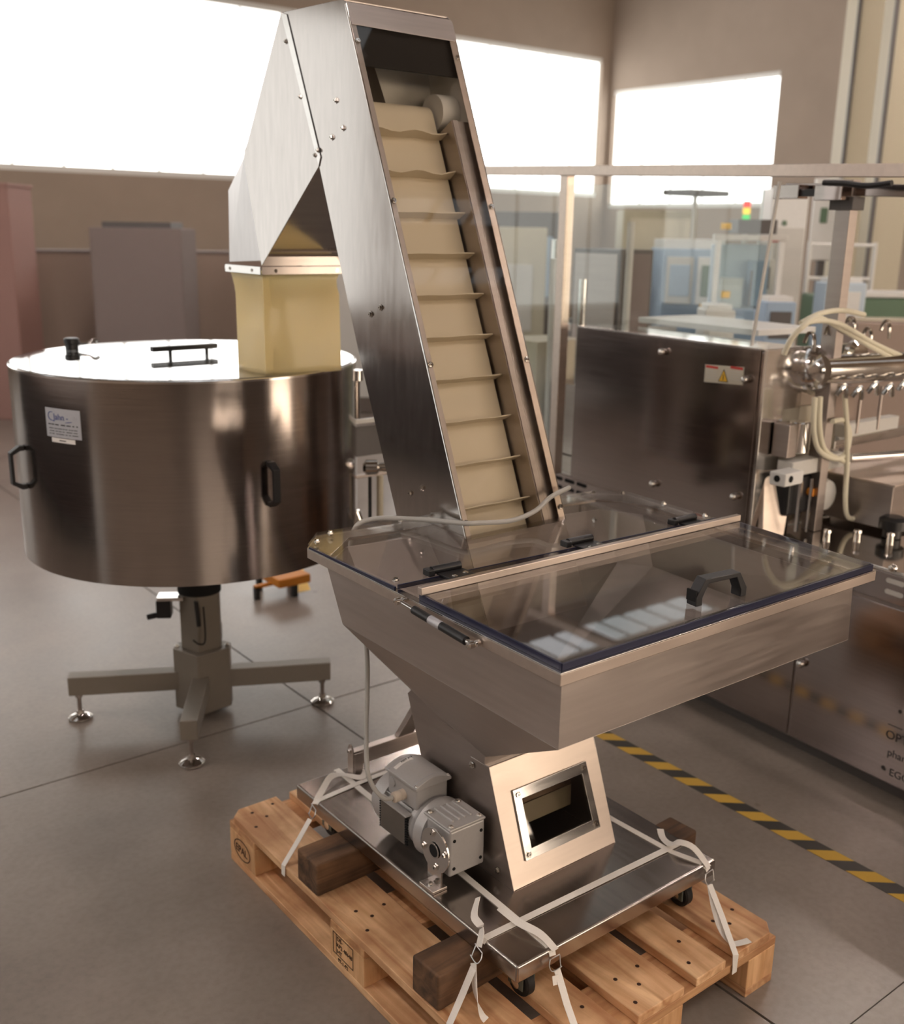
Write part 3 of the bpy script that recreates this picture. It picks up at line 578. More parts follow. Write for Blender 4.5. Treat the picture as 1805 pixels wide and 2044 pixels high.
# yellow sleeve
SX0, SX1, SY0, SY1 = EX0+.001, CX1-.006, FC+.002, FB-.006
rings_ = []
for k in range(15):
    t = k/14; z = 1.563-t*.296; q = []
    pin = .010*math.sin(min(t*6, PI/2)); bul = .006*math.sin(t*9)
    x0, x1, y0, y1 = SX0+pin*.4, SX1-.012*math.sin(min(t*5, 1)*PI)*(1-t)+.006*t, SY0+pin*.5, SY1-pin*2.2
    for e in range(4):
        for j in range(8):
            s_ = j/8
            if e == 0: p = (x0+(x1-x0)*s_, y0+(.010*math.sin(s_*PI)*math.sin(t*4+.5)))
            elif e == 1: p = (x1, y0+(y1-y0)*s_)
            elif e == 2: p = (x1+(x0-x1)*s_, y1)
            else: p = (x0+(.012*math.sin(s_*PI)*math.sin(t*5)), y1+(y0-y1)*s_)
            q.append(V((p[0], p[1], z)))
    # corner fold
    q[1] = q[1]+V((0, .012+.006*math.cos(t*6), 0)); q[31] = q[31]+V((.004, 0, 0))
    rings_.append(q)
so = MB().loft(rings_, False).build('discharge_sleeve', G['sock'], mc); sd = so.modifiers.new('skin', 'SOLIDIFY'); sd.thickness = .002
# ---- support frame at the back of the base
lg = MB().prism([(.141, .826, ZB), (.141, .852, ZB), (.141, .852, .350), (.141, .846, .362), (.141, .839, .366), (.141, .832, .362), (.141, .826, .350)], (.004, 0, 0))
lg.b2((.145, .822, ZB), (.172, .826, .34))
lug = lg.build('bearing_lug', ST['hop'], mc, .0008); bolt(lug, (.1405, .839, .345), (-1, 0, 0), .006, .006)
MB().b2((.146, .829, .300), (.56, .853, .343)).build('support_bar', ST['hop'], mc, .002)
MB().add([(.292, .83, .343), (.345, .83, .343), (.345, .85, .343), (.292, .85, .343), (.32, .55, .80), (.36, .55, .80), (.36, .57, .80), (.32, .57, .80)], [(0, 1, 5, 4), (1, 2, 6, 5), (2, 3, 7, 6), (3, 0, 4, 7), (0, 3, 2, 1), (4, 5, 6, 7)]).build('support_post', ST['hop'], mc, .002)
MB().b2((.535, .826, ZB), (.56, .856, .30)).build('bearing_lug', ST['hop'], mc)
# ---- gear motor
gm = MB()
gx0, gx1, gy0, gy1, gz0, gz1 = .043, .143, .278, .365, .306, .420
gm.b2((gx0, gy0, gz0), (gx1, gy1, gz1))
gear = gm.build('gear_motor', G['motor'], mc, .006, seg=3)
MB().b2((gx0-.001, gy0-.001, gz1-.001), (gx1+.001, gy1+.012, gz1+.006)).build('gear_cover', G['motor'], gear, .003)
for k in range(4): MB().b2((gx0+.022+k*.017, gy0+.022, gz1+.004), (gx0+.029+k*.017, gy1+.004, gz1+.011)).build('cooling_rib', G['motor'], gear, .003)
for x, y in ((gx0+.01, gy0+.01), (gx1-.01, gy0+.01), (gx0+.01, gy1), (gx1-.01, gy1)): bolt(gear, (x, y, gz1+.006), (0, 0, 1), .0055, .004)
for x in (gx0+.012, gx1-.012):
    for z in (gz0+.02, gz1-.025): MB().cyl((x, gy0-.0015, z), (x, gy0+.002, z), .004, n=12).build('threaded_hole', G['void'], gear)
# output flange disc and torque arm
dcx = .026
MB().turn((dcx+.018, .312, .366), (-1, 0, 0), [(0, .030), (.006, .034), (.010, .034)], 32).build('output_hub', G['motor'], gear)
ar = MB(); n_ = 28
arc = [(.312+.050*math.cos(t), .366+.052*math.sin(t)) for t in [math.radians(-50+i*280/n_) for i in range(n_+1)]]
poly = [(dcx, y, z) for y, z in arc]+[(dcx, .285, .30), (dcx, .285, ZB+.006), (dcx, .333, ZB+.006), (dcx, .333, .30)]
poly = [(dcx, y, z) for y, z in [(.333, ZB+.003), (.333, .322)]]+[(dcx, .312+.050*math.cos(t), .366+.052*math.sin(t)) for t in [math.radians(-62+i*304/n_) for i in range(n_+1)]][0:]
arcp = [(.312-.050*math.sin(t), .366-.052*math.cos(t)) for t in [math.radians(-28+(i/n_)*-304) for i in range(n_+1)]]
poly = [(dcx, .288, ZB+.003)]+[(dcx, y, z) for y, z in [(.312-.050*math.sin(math.radians(30+i*300/n_)), .366-.052*math.cos(math.radians(30+i*300/n_))) for i in range(n_+1)]]+[(dcx, .336, ZB+.003)]
arm = MB().prism(poly, (.005, 0, 0)).build('torque_arm', ST['bright'], gear, .0008)
MB().turn((dcx-.002, .312, .366), (-1, 0, 0), [(0, .019), (.001, .019), (.001, .015), (-.001, .015)], 24).build('bore_ring', ST['shiny'], arm)
MB().cyl((dcx-.0025, .312, .366), (dcx-.001, .312, .366), .0155, n=24).build('bore', G['void'], arm)
for t in (80, 170, 260, 350): bolt(arm, (dcx, .312+.038*math.cos(math.radians(t)), .366+.040*math.sin(math.radians(t))), (-1, 0, 0), .006, .006)
MB().b2((.004, .286, ZB+.0005), (.044, .338, ZB+.008)).build('arm_foot', ST['hop'], arm, .0015); bolt(arm, (.016, .312, ZB+.008), (0, 0, 1), .006, .007)
# motor body
mx_, mz_ = .098, .360
mo = MB().turn((mx_, .365, mz_), (0, 1, 0), [(0, .044), (.004, .068), (.030, .072), (.036, .066), (.050, .062)], 36).build('motor_flange', G['motor'], gear)
MB().turn((mx_, .415, mz_), (0, 1, 0), [(0, .062), (.012, .062), (.012, .053), (.120, .053)], 32).build('motor_body', G['motor'], gear)
for k in range(18):
    t = math.radians(-160+k*20); c_, s_ = math.cos(t), math.sin(t)
    ax = (V((c_, 0, s_)), V((0, 1, 0)), V((-s_, 0, c_)))
    MB().box((mx_+c_*.0565, .485, mz_+s_*.0565), (.010, .105, .0025), ax).build('cooling_fin', G['motor'], mo)
MB().turn((mx_, .535, mz_), (0, 1, 0), [(0, .050), (.0, .065), (.034, .065), (.046, .060), (.052, .044), (.053, .0)], 36).build('fan_cover', G['motor'], gear)
MB().b2((mx_-.0665, .434, mz_-.046), (mx_-.061, .532, mz_+.030)).build('nameplate', G['motordk'], gear, .001)
MB().b2((mx_-.071, .424, mz_+.030), (mx_-.052, .540, mz_+.034)).build('plate_lip', G['motor'], gear, .001)
for k in range(12): MB().b2((mx_-.067, .4255, mz_-.046+k*.0065), (mx_-.061, .4335, mz_-.043+k*.0065)).build('vent', G['void'], gear)
for k in range(12): MB().b2((mx_-.067, .5325, mz_-.046+k*.0065), (mx_-.061, .5365, mz_-.043+k*.0065)).build('vent', G['void'], gear)
# terminal box
tb = MB().b2((.052, .415, .400), (.142, .532, .464)).build('terminal_box', G['motor'], gear, .006, seg=3)
arcx = [(.046+.102*i/10, .464+.016*math.sin(PI*i/10)) for i in range(11)]
MB().prism([(x, .409, z) for x, z in arcx]+[(.148, .409, .457), (.046, .409, .457)], (0, .128, 0)).build('terminal_lid', G['motor'], tb, .002)
for y in (.422, .524): MB().prism([(x, y, z+.0005) for x, z in arcx]+[(x, y, z-.001) for x, z in arcx[::-1]], (0, .002, 0)).build('lid_ridge', G['label'], tb)
st_ = [(x, z+.0006) for x, z in arcx[1:7]]
MB().prism([(x, .504, z) for x, z in st_]+[(x, .504, z-.001) for x, z in st_[::-1]], (0, .011, 0)).build('white_label', G['white'], tb)
text('label_text', 'MOT 013', .008, (.074, .5065, .4805), (1, 0, .18), (0, 1, 0), G['ink'], tb)
for x, y in ((.053, .416), (.141, .416), (.141, .532)): bolt(tb, (x, y, .465), (0, 0, 1), .005, .003)
MB().turn((.052, .512, .436), (-1, 0, 0), [(0, .012), (.003, .012), (.004, .009), (.004, .004)], 24).build('blank_plug', G['motor'], tb)
gl = MB().turn((.052, .467, .424), (-1, 0, 0), [(0, .013), (.010, .013), (.011, .011), (.015, .011), (.016, .013), (.028, .013), (.030, .008)], 12).build('cable_gland', G['gland'], tb)
# cables
MB().tube([(.022, .467, .424), (.002, .475, .426), (-.012, .50, .45), (-.014, .52, .49), (.01, .56, .56), (.03, .585, .64), (.04, .60, .72), (.045, .62, .80)], .0055, 10, 8).build('motor_cable', G['cable'], mc)
MB().tube([(.045, .62, .80), (.06, .70, .90), (.09, .735, .99), (.14, .725, 1.016), (.20, .62, 1.03), (.235, .50, 1.043), (.27, .482, 1.042), (.36, .47, 1.036), (.44, .475, 1.046), (.50, .485, 1.070), (.56, .49, 1.082), (.575, .50, 1.08)], .0058, 10, 8).build('power_cable', G['cable'], mc)

# ================================================================ STRAPS
def buckle(par, c, xd, yd, s=1.):
    c, xd, yd = V(c), V(xd).normalized(), V(yd).normalized(); nd = xd.cross(yd); q = lambda u, v, w_=0.: c+xd*u*s+yd*v*s+nd*w_
    MB().tube([q(-.013, .012), q(.016, .012)], .0013, 6, 0).build('buckle_bar', G['wire'], par)
    MB().tube([q(.014, .012, .002), q(.011, -.013, .002)], .0013, 6, 0).build('buckle_bar', G['wire'], par)
    MB().tube([q(-.012, .012, .001), q(-.017, 0, .001), q(-.010, -.013, .001), q(.015, -.012, .001)], .0013, 6, 4).build('buckle_wire', G['wire'], par)
def strap(label, main, tails, bk, loc, group='white straps over the steel base'):
    t = empty('lashing_strap', loc, label, 'strap', group)
    for pts, wds in main: MB().ribbon(pts, wds, .0165).build('webbing', G['strap'], t)
    for pts, wds in tails:
        P_ = smooth(pts, 5); Wd = smooth(wds, 5); MB().ribbon(P_, Wd, .0165).build('loose_end', G['strap'], t)
    for b_ in bk: buckle(t, *b_)
    return t
X_, Y_ = V((1, 0, 0)), V((0, 1, 0)); zt_ = ZB+.0012
PT = .1456
# strap A: along y, left part
fa = [(.127, LB+.002, .235), (.127, LB+.002, zt_), (.124, .80, zt_), (.10, .15, zt_), (.094, .012, zt_), (.093, -.003, ZB-.006), (.092, -.006, .262)]
strap('long white strap passing under the motor, its buckle on the front lip of the base', [(fa, [X_]*7), ([(.098, -.014, .232), (.085, -.060, .185), (.052, -.1445, PT), (.05, -.1455, .05), (.05, -.1455, .02)], [X_]*5)],
      [([(.100, -.006, .272), (.094, .035, .288), (.080, .085, .292), (.076, .145, .296)], [(1, 0, 0), (1, 0, .3), (1, .2, .8), (.6, .4, .3)]), ([(.086, -.022, .228), (.083, -.03, .212)], [(1, 0, 0), (1, 0, .2)])],
      [((.094, -.012, .247), (1, .0, 0), (0, .30, .95))], (.1, 0, .2738))
# strap B: across x near the front
fb_ = [(.008, .107, zt_+.0006), (.30, .100, zt_+.0016), (.60, .094, zt_+.0016), (WB+.0015, .093, ZB-.002), (WB+.0015, .093, .236)]
strap('white strap running across the front of the steel base, buckle hanging on its left lip', [([(-.003, .1075, ZB-.006), (.004, .107, ZB+.0015)]+fb_[1:], [Y_]*6), ([(-.030, .100, .225), (-.070, .085, .190), (-.116, .070, .148), (-.1165, .070, .06)], [Y_]*4)],
      [([(-.012, .106, .262), (.004, .118, .292), (.010, .150, .300), (.040, .175, .318)], [(0, 1, 0), (.3, .9, .3), (.8, .3, .6), (.7, .2, .6)]), ([(-.028, .103, .232), (-.045, .075, .19), (-.052, .045, .16), (-.050, .032, .152)], [(0, 1, 0), (.2, 1, .1), (.6, .7, .3), (.4, .7, .3)])],
      [((-.020, .104, .249), (.15, 1, .1), (.55, 0, .8))], (0, .1, .2738))
# strap C: along y at the right
fc_ = [(.548, .60, zt_), (.552, .26, zt_), (.562, .08, zt_), (.583, .012, zt_), (.588, -.003, ZB-.006), (.59, -.006, .262)]
strap('white strap along the right of the steel base with a curling loose end', [(fc_, [X_]*6), ([(.585, -.016, .232), (.565, -.07, .190), (.528, -.1435, PT), (.526, -.1455, .118), (.526, -.1455, .10)], [X_]*5)],
      [([(.59, -.006, .27), (.588, .04, .298), (.575, .075, .300), (.572, .095, .285), (.585, .13, .279), (.61, .16, .279)], [(1, 0, 0), (1, 0, .2), (1, .2, .4), (1, .3, .2), (1, -.4, 0), (1, -.5, 0)]),
       ([(.584, -.018, .230), (.562, -.055, .196), (.545, -.09, .168), (.548, -.118, .152), (.572, -.128, .149), (.592, -.132, .148)], [(1, 0, 0), (.6, .3, .6), (.9, .3, .3), (1, .5, 0), (.4, 1, 0), (.3, 1, 0)])],
      [((.588, -.012, .247), (1, .05, .05), (0, .30, .95))], (.55, .1, .2738))
# strap D: across x at the back left
strap('short white strap over the back left corner of the steel base', [([(-.003, .777, ZB-.006), (.004, .777, zt_+.0006), (.17, .79, zt_+.0016), (.40, .80, zt_+.0016)], [Y_]*4), ([(-.022, .775, .232), (-.060, .765, .195), (-.1155, .750, .147), (-.117, .749, .12)], [Y_]*4)],
      [([(-.006, .778, .268), (.030, .800, .284), (.075, .83, .295), (.115, .835, .286), (.15, .80, .282), (.175, .815, .288)], [(0, 1, 0), (.1, 1, .5), (0, 1, .6), (.2, 1, 0), (.2, 1, .4), (.2, 1, .4)])],
      [((-.014, .778, .249), (.15, 1, .1), (.45, 0, .85))], (0, .77, .2738))

# ================================================================ ROTARY DRUM
DX, DY, DR, DZ0, DZ1 = .2342, 1.9648, .554, .6607, 1.2660
dr = empty('rotary_feed_drum', (DX, DY, 0), 'large round stainless steel feeder drum with clear lid on a cross-legged stand', 'feeder drum')
NS = 160
def circ(r, z, n=NS): return [V((DX+r*math.cos(2*PI*i/n), DY+r*math.sin(2*PI*i/n), z)) for i in range(n)]
MB().loft([circ(DR-.003, DZ0+.002), circ(DR, DZ0), circ(DR, DZ1), circ(DR-.004, DZ1), circ(DR-.004, DZ0+.06)], False).build('drum_shell', ST['drum'], dr)
MB().loft([circ(DR-.006, DZ0+.03), circ(DR-.006, DZ0+.034)]).build('drum_floor', ST['dark'], dr)
MB().loft([circ(DR-.006, DZ1-.055), circ(DR-.006, DZ1-.05)]).build('inner_bowl', G['pale'], dr)
lid2 = MB().loft([circ(DR-.006, DZ1+.001), circ(DR-.004, DZ1+.004), circ(DR-.008, DZ1+.007)]).build('drum_lid', G['lidg'], dr)
MB().loft([circ(DR+.001, DZ1-.004), circ(DR+.001, DZ1+.002), circ(DR-.004, DZ1+.0045), circ(DR-.004, DZ1-.004)], False).build('lid_rim', ST['bright'], dr)
lhd = MB().b2((.125, 1.990, DZ1+.026), (.355, 2.016, DZ1+.042)).build('lid_handle', G['black'], dr, .002)
for x in (.19, .32): MB().cyl((x, 2.005, DZ1+.007), (x, 2.005, DZ1+.03), .006, n=10).build('handle_post', G['black'], lhd)
kb = MB().turn((-.015, 2.36, DZ1+.006), (0, 0, 1), [(0, .022), (.02, .022), (.022, .026), (.036, .026), (.040, .02)], 20).build('lid_knob', G['black'], dr)
MB().tube([(.005, 2.35, DZ1+.025), (.03, 2.33, DZ1+.03), (.05, 2.32, DZ1+.04), (.06, 2.31, DZ1+.032)], .006, 8, 3).build('latch_lever', ST['shiny'], kb)
for ang, z0, z1 in ((182, .905, 1.04), (-90.5, .885, 1.022)):
    t = math.radians(ang); o = V((math.cos(t), math.sin(t), 0)); w_ = V((-math.sin(t), math.cos(t), 0)); c = V((DX, DY, 0))+o*(DR+.0008)
    h = bridge(c+V((0, 0, z0)), c+V((0, 0, z1)), o, w_, .044, .024, .009, 'drum_handle', dr, G['black'])
    for z in (z0+.008, z1-.008): bolt(h, c+o*.016+V((0, 0, z)), o, .004, .003)
# nameplate wrapped on the shell
def cylp(s, z, o=.0012):   # s metres right from plate left edge as seen
    t = math.radians(-161.6)+s/DR; return V((DX+(DR+o)*math.cos(t), DY+(DR+o)*math.sin(t), z))
def curved(name, s0, s1, z0, z1, mt, par, o=.0008, n=8):
    rg = [[cylp(s0+(s1-s0)*i/n, z0, 0), cylp(s0+(s1-s0)*i/n, z1, 0), cylp(s0+(s1-s0)*i/n, z1, o), cylp(s0+(s1-s0)*i/n, z0, o)] for i in range(n+1)]
    return MB().loft(rg).build(name, mt, par)
pl = curved('name_plate', 0, .136, 1.092, 1.177, G['label'], dr)
curved('sticker', .020, .112, 1.077, 1.090, G['white'], dr)
fnp = lambda s0, z0, o=.0012: (lambda p: cylp(s0+p.x, z0+p.y, o+p.z))
text('plate_text', 'Jahn', .026, None, X_, Y_, G['blue'], pl, .0002, fn=fnp(.034, 1.144))
text('plate_text', '-', .026, None, X_, Y_, G['blue'], pl, .0002, fn=fnp(.084, 1.144))
def swoosh(p0, pts, wdt):
    P_ = smooth([V((a, b, 0)) for a, b in pts], 5); rg = []
    for i, p in enumerate(P_):
        d = (P_[min(i+1, len(P_)-1)]-P_[max(i-1, 0)]).normalized(); u = V((-d.y, d.x, 0)); ww = wdt*(.3+.7*math.sin(PI*(i+.5)/len(P_)))
        a, b = p+u*ww/2, p-u*ww/2; rg.append([cylp(a.x, a.y, .001), cylp(b.x, b.y, .001), cylp(b.x, b.y, .0014), cylp(a.x, a.y, .0014)])
    return MB().loft(rg).build('plate_swoosh', G['blue'], pl)
swoosh(0, [(.032, 1.166), (.018, 1.164), (.012, 1.153), (.020, 1.143), (.040, 1.140)], .003)
swoosh(0, [(.080, 1.138), (.095, 1.140), (.106, 1.142)], .0022)
text('plate_text', 'N', .016, None, X_, Y_, G['label'], pl, .0003, fn=fnp(.112, 1.147))
for k, (z, a, b) in enumerate([(1.128, .010, .126), (1.117, .012, .126), (1.109, .014, .128), (1.101, .012, .128)]):
    s_ = a
    while s_ < b-.004:
        L_ = random.uniform(.006, .022); curved('print_line', s_, min(s_+L_, b), z, z+(.0032 if k == 0 else .002), G['ink'], pl, .0012, 2); s_ += L_+random.uniform(.002, .008)
curved('print_line', .052, .078, 1.082, 1.085, G['ink'], pl, .0012, 2)
# small bracket under the drum, outlets at its right
MB().b2((-.17, 1.66, DZ0-.018), (-.11, 1.70, DZ0)).build('under_bracket', ST['dark'], dr)
# post: square column on its corner
fwd = V((-.535, -.845, 0)).normalized(); rgt = V((.845, -.535, 0)).normalized()
def dia(c, h, z0, z1, cut=.25):
    c = V(c); a, b = h, h*cut; q = [fwd*a, fwd*b*0+rgt*a]
    p = [fwd*a+rgt*b*.2, rgt*a*.98+fwd*b, rgt*a*.98-fwd*b, -fwd*a+rgt*b*.2, -fwd*a-rgt*b*.2, -rgt*a*.98-fwd*b, -rgt*a*.98+fwd*b, fwd*a-rgt*b*.2]
    return [c+k+V((0, 0, z0)) for k in p], (0, 0, z1-z0)
dc = (DX, DY, 0)
pol, vv = dia(dc, .100, .022, .246); MB().prism(pol, vv).build('stand_hub', G['postgrey'], dr, .002)
pol, vv = dia(dc, .070, .246, .47); post = MB().prism(pol, vv).build('stand_post', G['postgrey'], dr, .002)
MB().cyl((DX, DY, .455), (DX, DY, .50), .075, n=32).build('turn_ring', G['void'], dr)
MB().cyl((DX, DY, .50), (DX, DY, DZ0+.03), .05, n=24).build('drive_shaft', ST['shiny'], dr)
for s in (-1, 1): bolt(dr, V(dc)+rgt*s*.088+V((0, 0, .246)), (0, 0, 1), .006, .008)
c0 = V(dc)-rgt*.075+fwd*.02
cbx = MB().box(c0-rgt*.045+V((0, 0, .40)), (.05, .05, .065), (rgt, fwd, V((0, 0, 1)))).build('limit_switch', G['black'], dr, .004)
MB().cyl(c0-rgt*.06+V((0, 0, .375)), c0-rgt*.105+V((0, 0, .365)), .010, n=12).build('cable_plug', G['black'], cbx)
MB().box(c0-rgt*.02+V((0, 0, .44)), (.09, .06, .012), (rgt, fwd, V((0, 0, 1)))).build('switch_bracket', ST['bright'], dr)
MB().tube([V(dc)+fwd*.075-rgt*.002+V((0, 0, .44)), V(dc)+fwd*.078+rgt*.004+V((0, 0, .35))], .008, 8, 0).build('clamp_lever', G['black'], dr)
MB().tube([V(dc)+fwd*.074+rgt*.022+V((0, 0, .42)), V(dc)+fwd*.080+rgt*.024+V((0, 0, .30)), V(dc)+fwd*.084+rgt*.004+V((0, 0, .285)), V(dc)+fwd*.08-rgt*.018+V((0, 0, .30))], .003, 6, 5).build('thin_cable', G['black'], dr)
feet = [(-.154, 2.149), (.605, 1.76), (.024, 1.615), (.444, 2.315)]
for fx, fy in feet:
    e = V((fx, fy, 0)); d = (e-V(dc)).normalized(); s_ = V(dc)+d*.05; n2 = V((-d.y, d.x, 0)); e2 = e+d*.03
    ar_ = MB().prism([s_+n2*.028+V((0, 0, .092)), e2+n2*.028+V((0, 0, .100)), e2-n2*.028+V((0, 0, .100)), s_-n2*.028+V((0, 0, .092))], (0, 0, .068)).build('stand_arm', G['postgrey'], dr, .003)
    ft = MB().turn((fx, fy, 0), (0, 0, 1), [(0, .036), (.004, .042), (.010, .042), (.018, .030), (.022, .014), (.034, .012)], 28).build('levelling_foot', ST['shiny'], dr)
    MB().cyl((fx, fy, .03), (fx, fy, .10), .0075, n=12).build('threaded_rod', ST['dark'], ft)
    MB().cyl((fx, fy, .082), (fx, fy, .094), .013, n=6).build('nut', ST['dark'], ft)
# outfeed mechanics at the right of the drum
def at(a, h, r=0.):  # a metres to image right from the drum centre, r towards viewer
    return V(dc)+rgt*a+fwd*r+V((0, 0, h))
o1 = MB().cyl(at(.555, 1.20, .02), at(.555, 1.235, .02), .022, n=20).build('outfeed_clamp', ST['bright'], dr)
MB().cyl(at(.560, 1.07, .02), at(.560, 1.20, .02), .007, n=10).build('clamp_rod', ST['shiny'], o1)
MB().b2(at(.53, 1.052, .05), at(.66, 1.068, -.05)).build('outfeed_plate', G['pale'], dr, .003)
MB().b2(at(.54, .93, .0), at(.66, 1.035, -.08)).build('outfeed_box', G['greyd'], dr, .004)
MB().turn(at(.575, .90, .02), rgt, [(0, .012), (.01, .026), (.05, .026), (.055, .016), (.085, .016)], 20).build('outfeed_motor', ST['shiny'], dr)
MB().b2(at(.55, .860, .03), at(.67, .872, -.06)).build('outfeed_tray', ST['dark'], dr, .002)
MB().cyl(at(.600, .70, .0), at(.600, .862, .0), .006, n=10).build('outfeed_rod', G['black'], dr)
MB().cyl(at(.635, .70, -.02), at(.635, .862, -.02), .012, n=12).build('outfeed_rod', G['beige'], dr)
MB().b2(at(.52, .62, .06), at(.75, .70, -.12)).build('outfeed_base', G['greyd'], dr, .006)
MB().cyl(at(.56, .70, .03), at(.545, .745, .03), .02, n=12).build('outfeed_knob', ST['shiny'], dr)

# yellow trolley behind the drum
ty = empty('yellow_trolley', (1.07, 2.90, 0), 'low orange yellow dolly with black feet on the floor behind the round drum', 'trolley')
MB().b2((1.0, 2.80, .062), (1.17, 2.99, .105)).build('deck', G['orange'], ty, .006)
for x, y in ((.930, 2.892), (1.094, 2.825), (1.15, 2.97), (1.0, 3.0)): MB().b2((x-.012, y-.012, 0), (x+.012, y+.012, .062)).build('foot', G['black'], ty)
MB().b2((.918, 2.88, .055), (1.01, 2.90, .07)).build('side_arm', G['orange'], ty)
tag(MB().prism([(1.12, 2.86, .0004), (1.20, 2.86, .0004), (1.42, 3.35, .0004), (1.34, 3.35, .0004)], (0, 0, .0008)).build('yellow_tape', G['yellow'], org=(1.2, 3, 0), sm=False), 'plain yellow floor tape behind the drum beside the orange dolly', 'floor tape')

# ================================================================ PACKAGING MACHINE (right)
pm = empty('packaging_machine', (1.9, .6, 0), 'stainless steel packaging machine with glass guard and steel cabinet at the right', 'machine')
K = .063
def Mp(y, z, dx=0.): return V((1.615+K*(y-.697)+dx, y-K*dx, z))
def mbox(mb, y0, y1, z0, z1, d0, d1):
    P_ = [Mp(y0, z0, d0), Mp(y1, z0, d0), Mp(y1, z0, d1), Mp(y0, z0, d1)]; return mb.prism(P_, (0, 0, z1-z0))
def mp(name, y0, y1, z0, z1, d0, d1, mt, par=None, bev=.002): return mbox(MB(), y0, y1, z0, z1, d0, d1).build(name, mt, par or pm, bev)
YN, YE = -1.6, 2.6
mp('cabinet_body', YN, YE, .055, .725, .089, 1.10, ST['dark'])
mp('plinth', YN, YE, .0, .055, .13, 1.06, G['greyd'])
mp('cabinet_door', YN, .518, .06, .618, .083, .0888, ST['panel'])
dr2 = mp('cabinet_door', .528, 1.62, .06, .618, .083, .0888, ST['panel'])
mp('cabinet_door', 1.63, YE, .06, .618, .083, .0888, ST['panel'])
sk = mp('vented_skirt', YN, YE, .632, .722, .080, .0885, ST['panel'])
mp('table_top', YN, YE, .7255, .737, .072, 1.10, ST['shiny'])
for yy in [(-.62+i*.075) for i in range(12)]+[1.62+i*.075 for i in range(7)]:
    for z in (.700, .665):
        pts_ = [(yy+(.022 if math.cos(t) > 0 else -.022)*1+.009*math.cos(t), z+.008*math.sin(t)) for t in [i*PI/6 for i in range(12)]]
        MB().prism([Mp(y, zz, .0785) for y, zz in pts_], V((.0012, 0, 0))).build('vent_slot', G['pale'] if yy < 1 else G['void'], sk, sm=False)
def knob(par, y, z, dx, r=.016):
    n_ = V((-1, K, 0)).normalized()
    return MB().turn(Mp(y, z, dx), n_, [(0, r*.7), (.006, r*.7), (.008, r), (.014, r), (.022, r*.7), (.026, .001)], 18).build('cap_nut', ST['shiny'], par)
knob(pm, .494, .333, .083, .014); knob(sk, .206, .748, .07, .013)
# printed lettering on the cabinet door
dl = V((-K, -1, 0)).normalized()
def mt(s, size, y, z, dx=.0826): text('door_lettering', s, size, Mp(y, z, dx), dl, (0, 0, 1), G['ink'], pm, .0003)
mt('OPTIMA', .040, .172, .205); mt('pharma', .034, .158, .150); mt('\u2022 EGOH', .034, .165, .088)
mbox(MB(), .12, .168, .250, .2525, .0822, .0829).build('door_lettering', G['ink'], pm, sm=False)
n_ = V((-1, K, 0)).normalized(); MB().cyl(Mp(.135, .305, .083), Mp(.135, .305, .083)+n_*.0006, .006, n=14).build('door_lettering', G['ink'], pm)
MB().cyl(Mp(.164, .103, .083), Mp(.164, .103, .083)+n_*.0006, .007, n=14).build('door_lettering', G['ink'], pm)
# drive housing
hs = mp('drive_housing', .700, 1.60, .738, 1.340, .004, .19, ST['panel'], bev=.006)
MB().prism([Mp(.716, .75, 0), Mp(1.60, .75, 0), Mp(1.60, 1.343, 0), Mp(.716, 1.343, 0)], V((.0035, 0, 0))).build('housing_cover', ST['panel'], hs, .002)
mp('housing_trim', .690, .7005, .738, 1.345, -.002, .19, ST['bright'], hs, .002)
mp('housing_top', .700, 1.60, 1.341, 1.347, .0, .19, ST['bright'], hs, .001)
for y, z in ((1.134, 1.295), (1.135, .819), (.762, .854), (.759, 1.245)): knob(hs, y, z, -.001, .013)
wl = MB().prism([Mp(.942, 1.213, -.0006), Mp(.777, 1.223, -.0006), Mp(.777, 1.281, -.0006), Mp(.942, 1.272, -.0006)], n_*.0008).build('warning_label', G['creamp'], hs, sm=False)
for (a, b) in ((.938, .885), (.833, .781)):
    mbox(MB(), b, a, 1.2665-.01*0+(.0045 if a < .9 else -.004), 1.2745+(.0045 if a < .9 else -.004), -.0022, -.0015).build('red_header', G['red'], wl, sm=False)
    for k in range(4): mbox(MB(), b+.004, a-.002, 1.256-k*.008+(.0045 if a < .9 else -.004), 1.258-k*.008+(.0045 if a < .9 else -.004), -.0022, -.0015).build('print_line', G['pale'], wl, sm=False)
MB().prism([Mp(.881, 1.222, -.0016), Mp(.838, 1.224, -.0016), Mp(.859, 1.266, -.0016)], n_*.0005).build('warning_triangle', G['ink'], wl, sm=False)
MB().prism([Mp(.877, 1.2245, -.0022), Mp(.842, 1.2265, -.0022), Mp(.859, 1.261, -.0022)], n_*.0005).build('warning_triangle', G['yellow'], wl, sm=False)
mbox(MB(), .8575, .8605, 1.229, 1.248, -.0032, -.0028).build('warning_mark', G['ink'], wl, sm=False)
# tower: cream back panel and steel column next to housing
mp('tower_panel', .70, .72, .74, 1.345, .192, .44, ST['shiny'])
mp('cream_panel', .690, .700, .86, 1.15, .10, .40, G['creamp'])
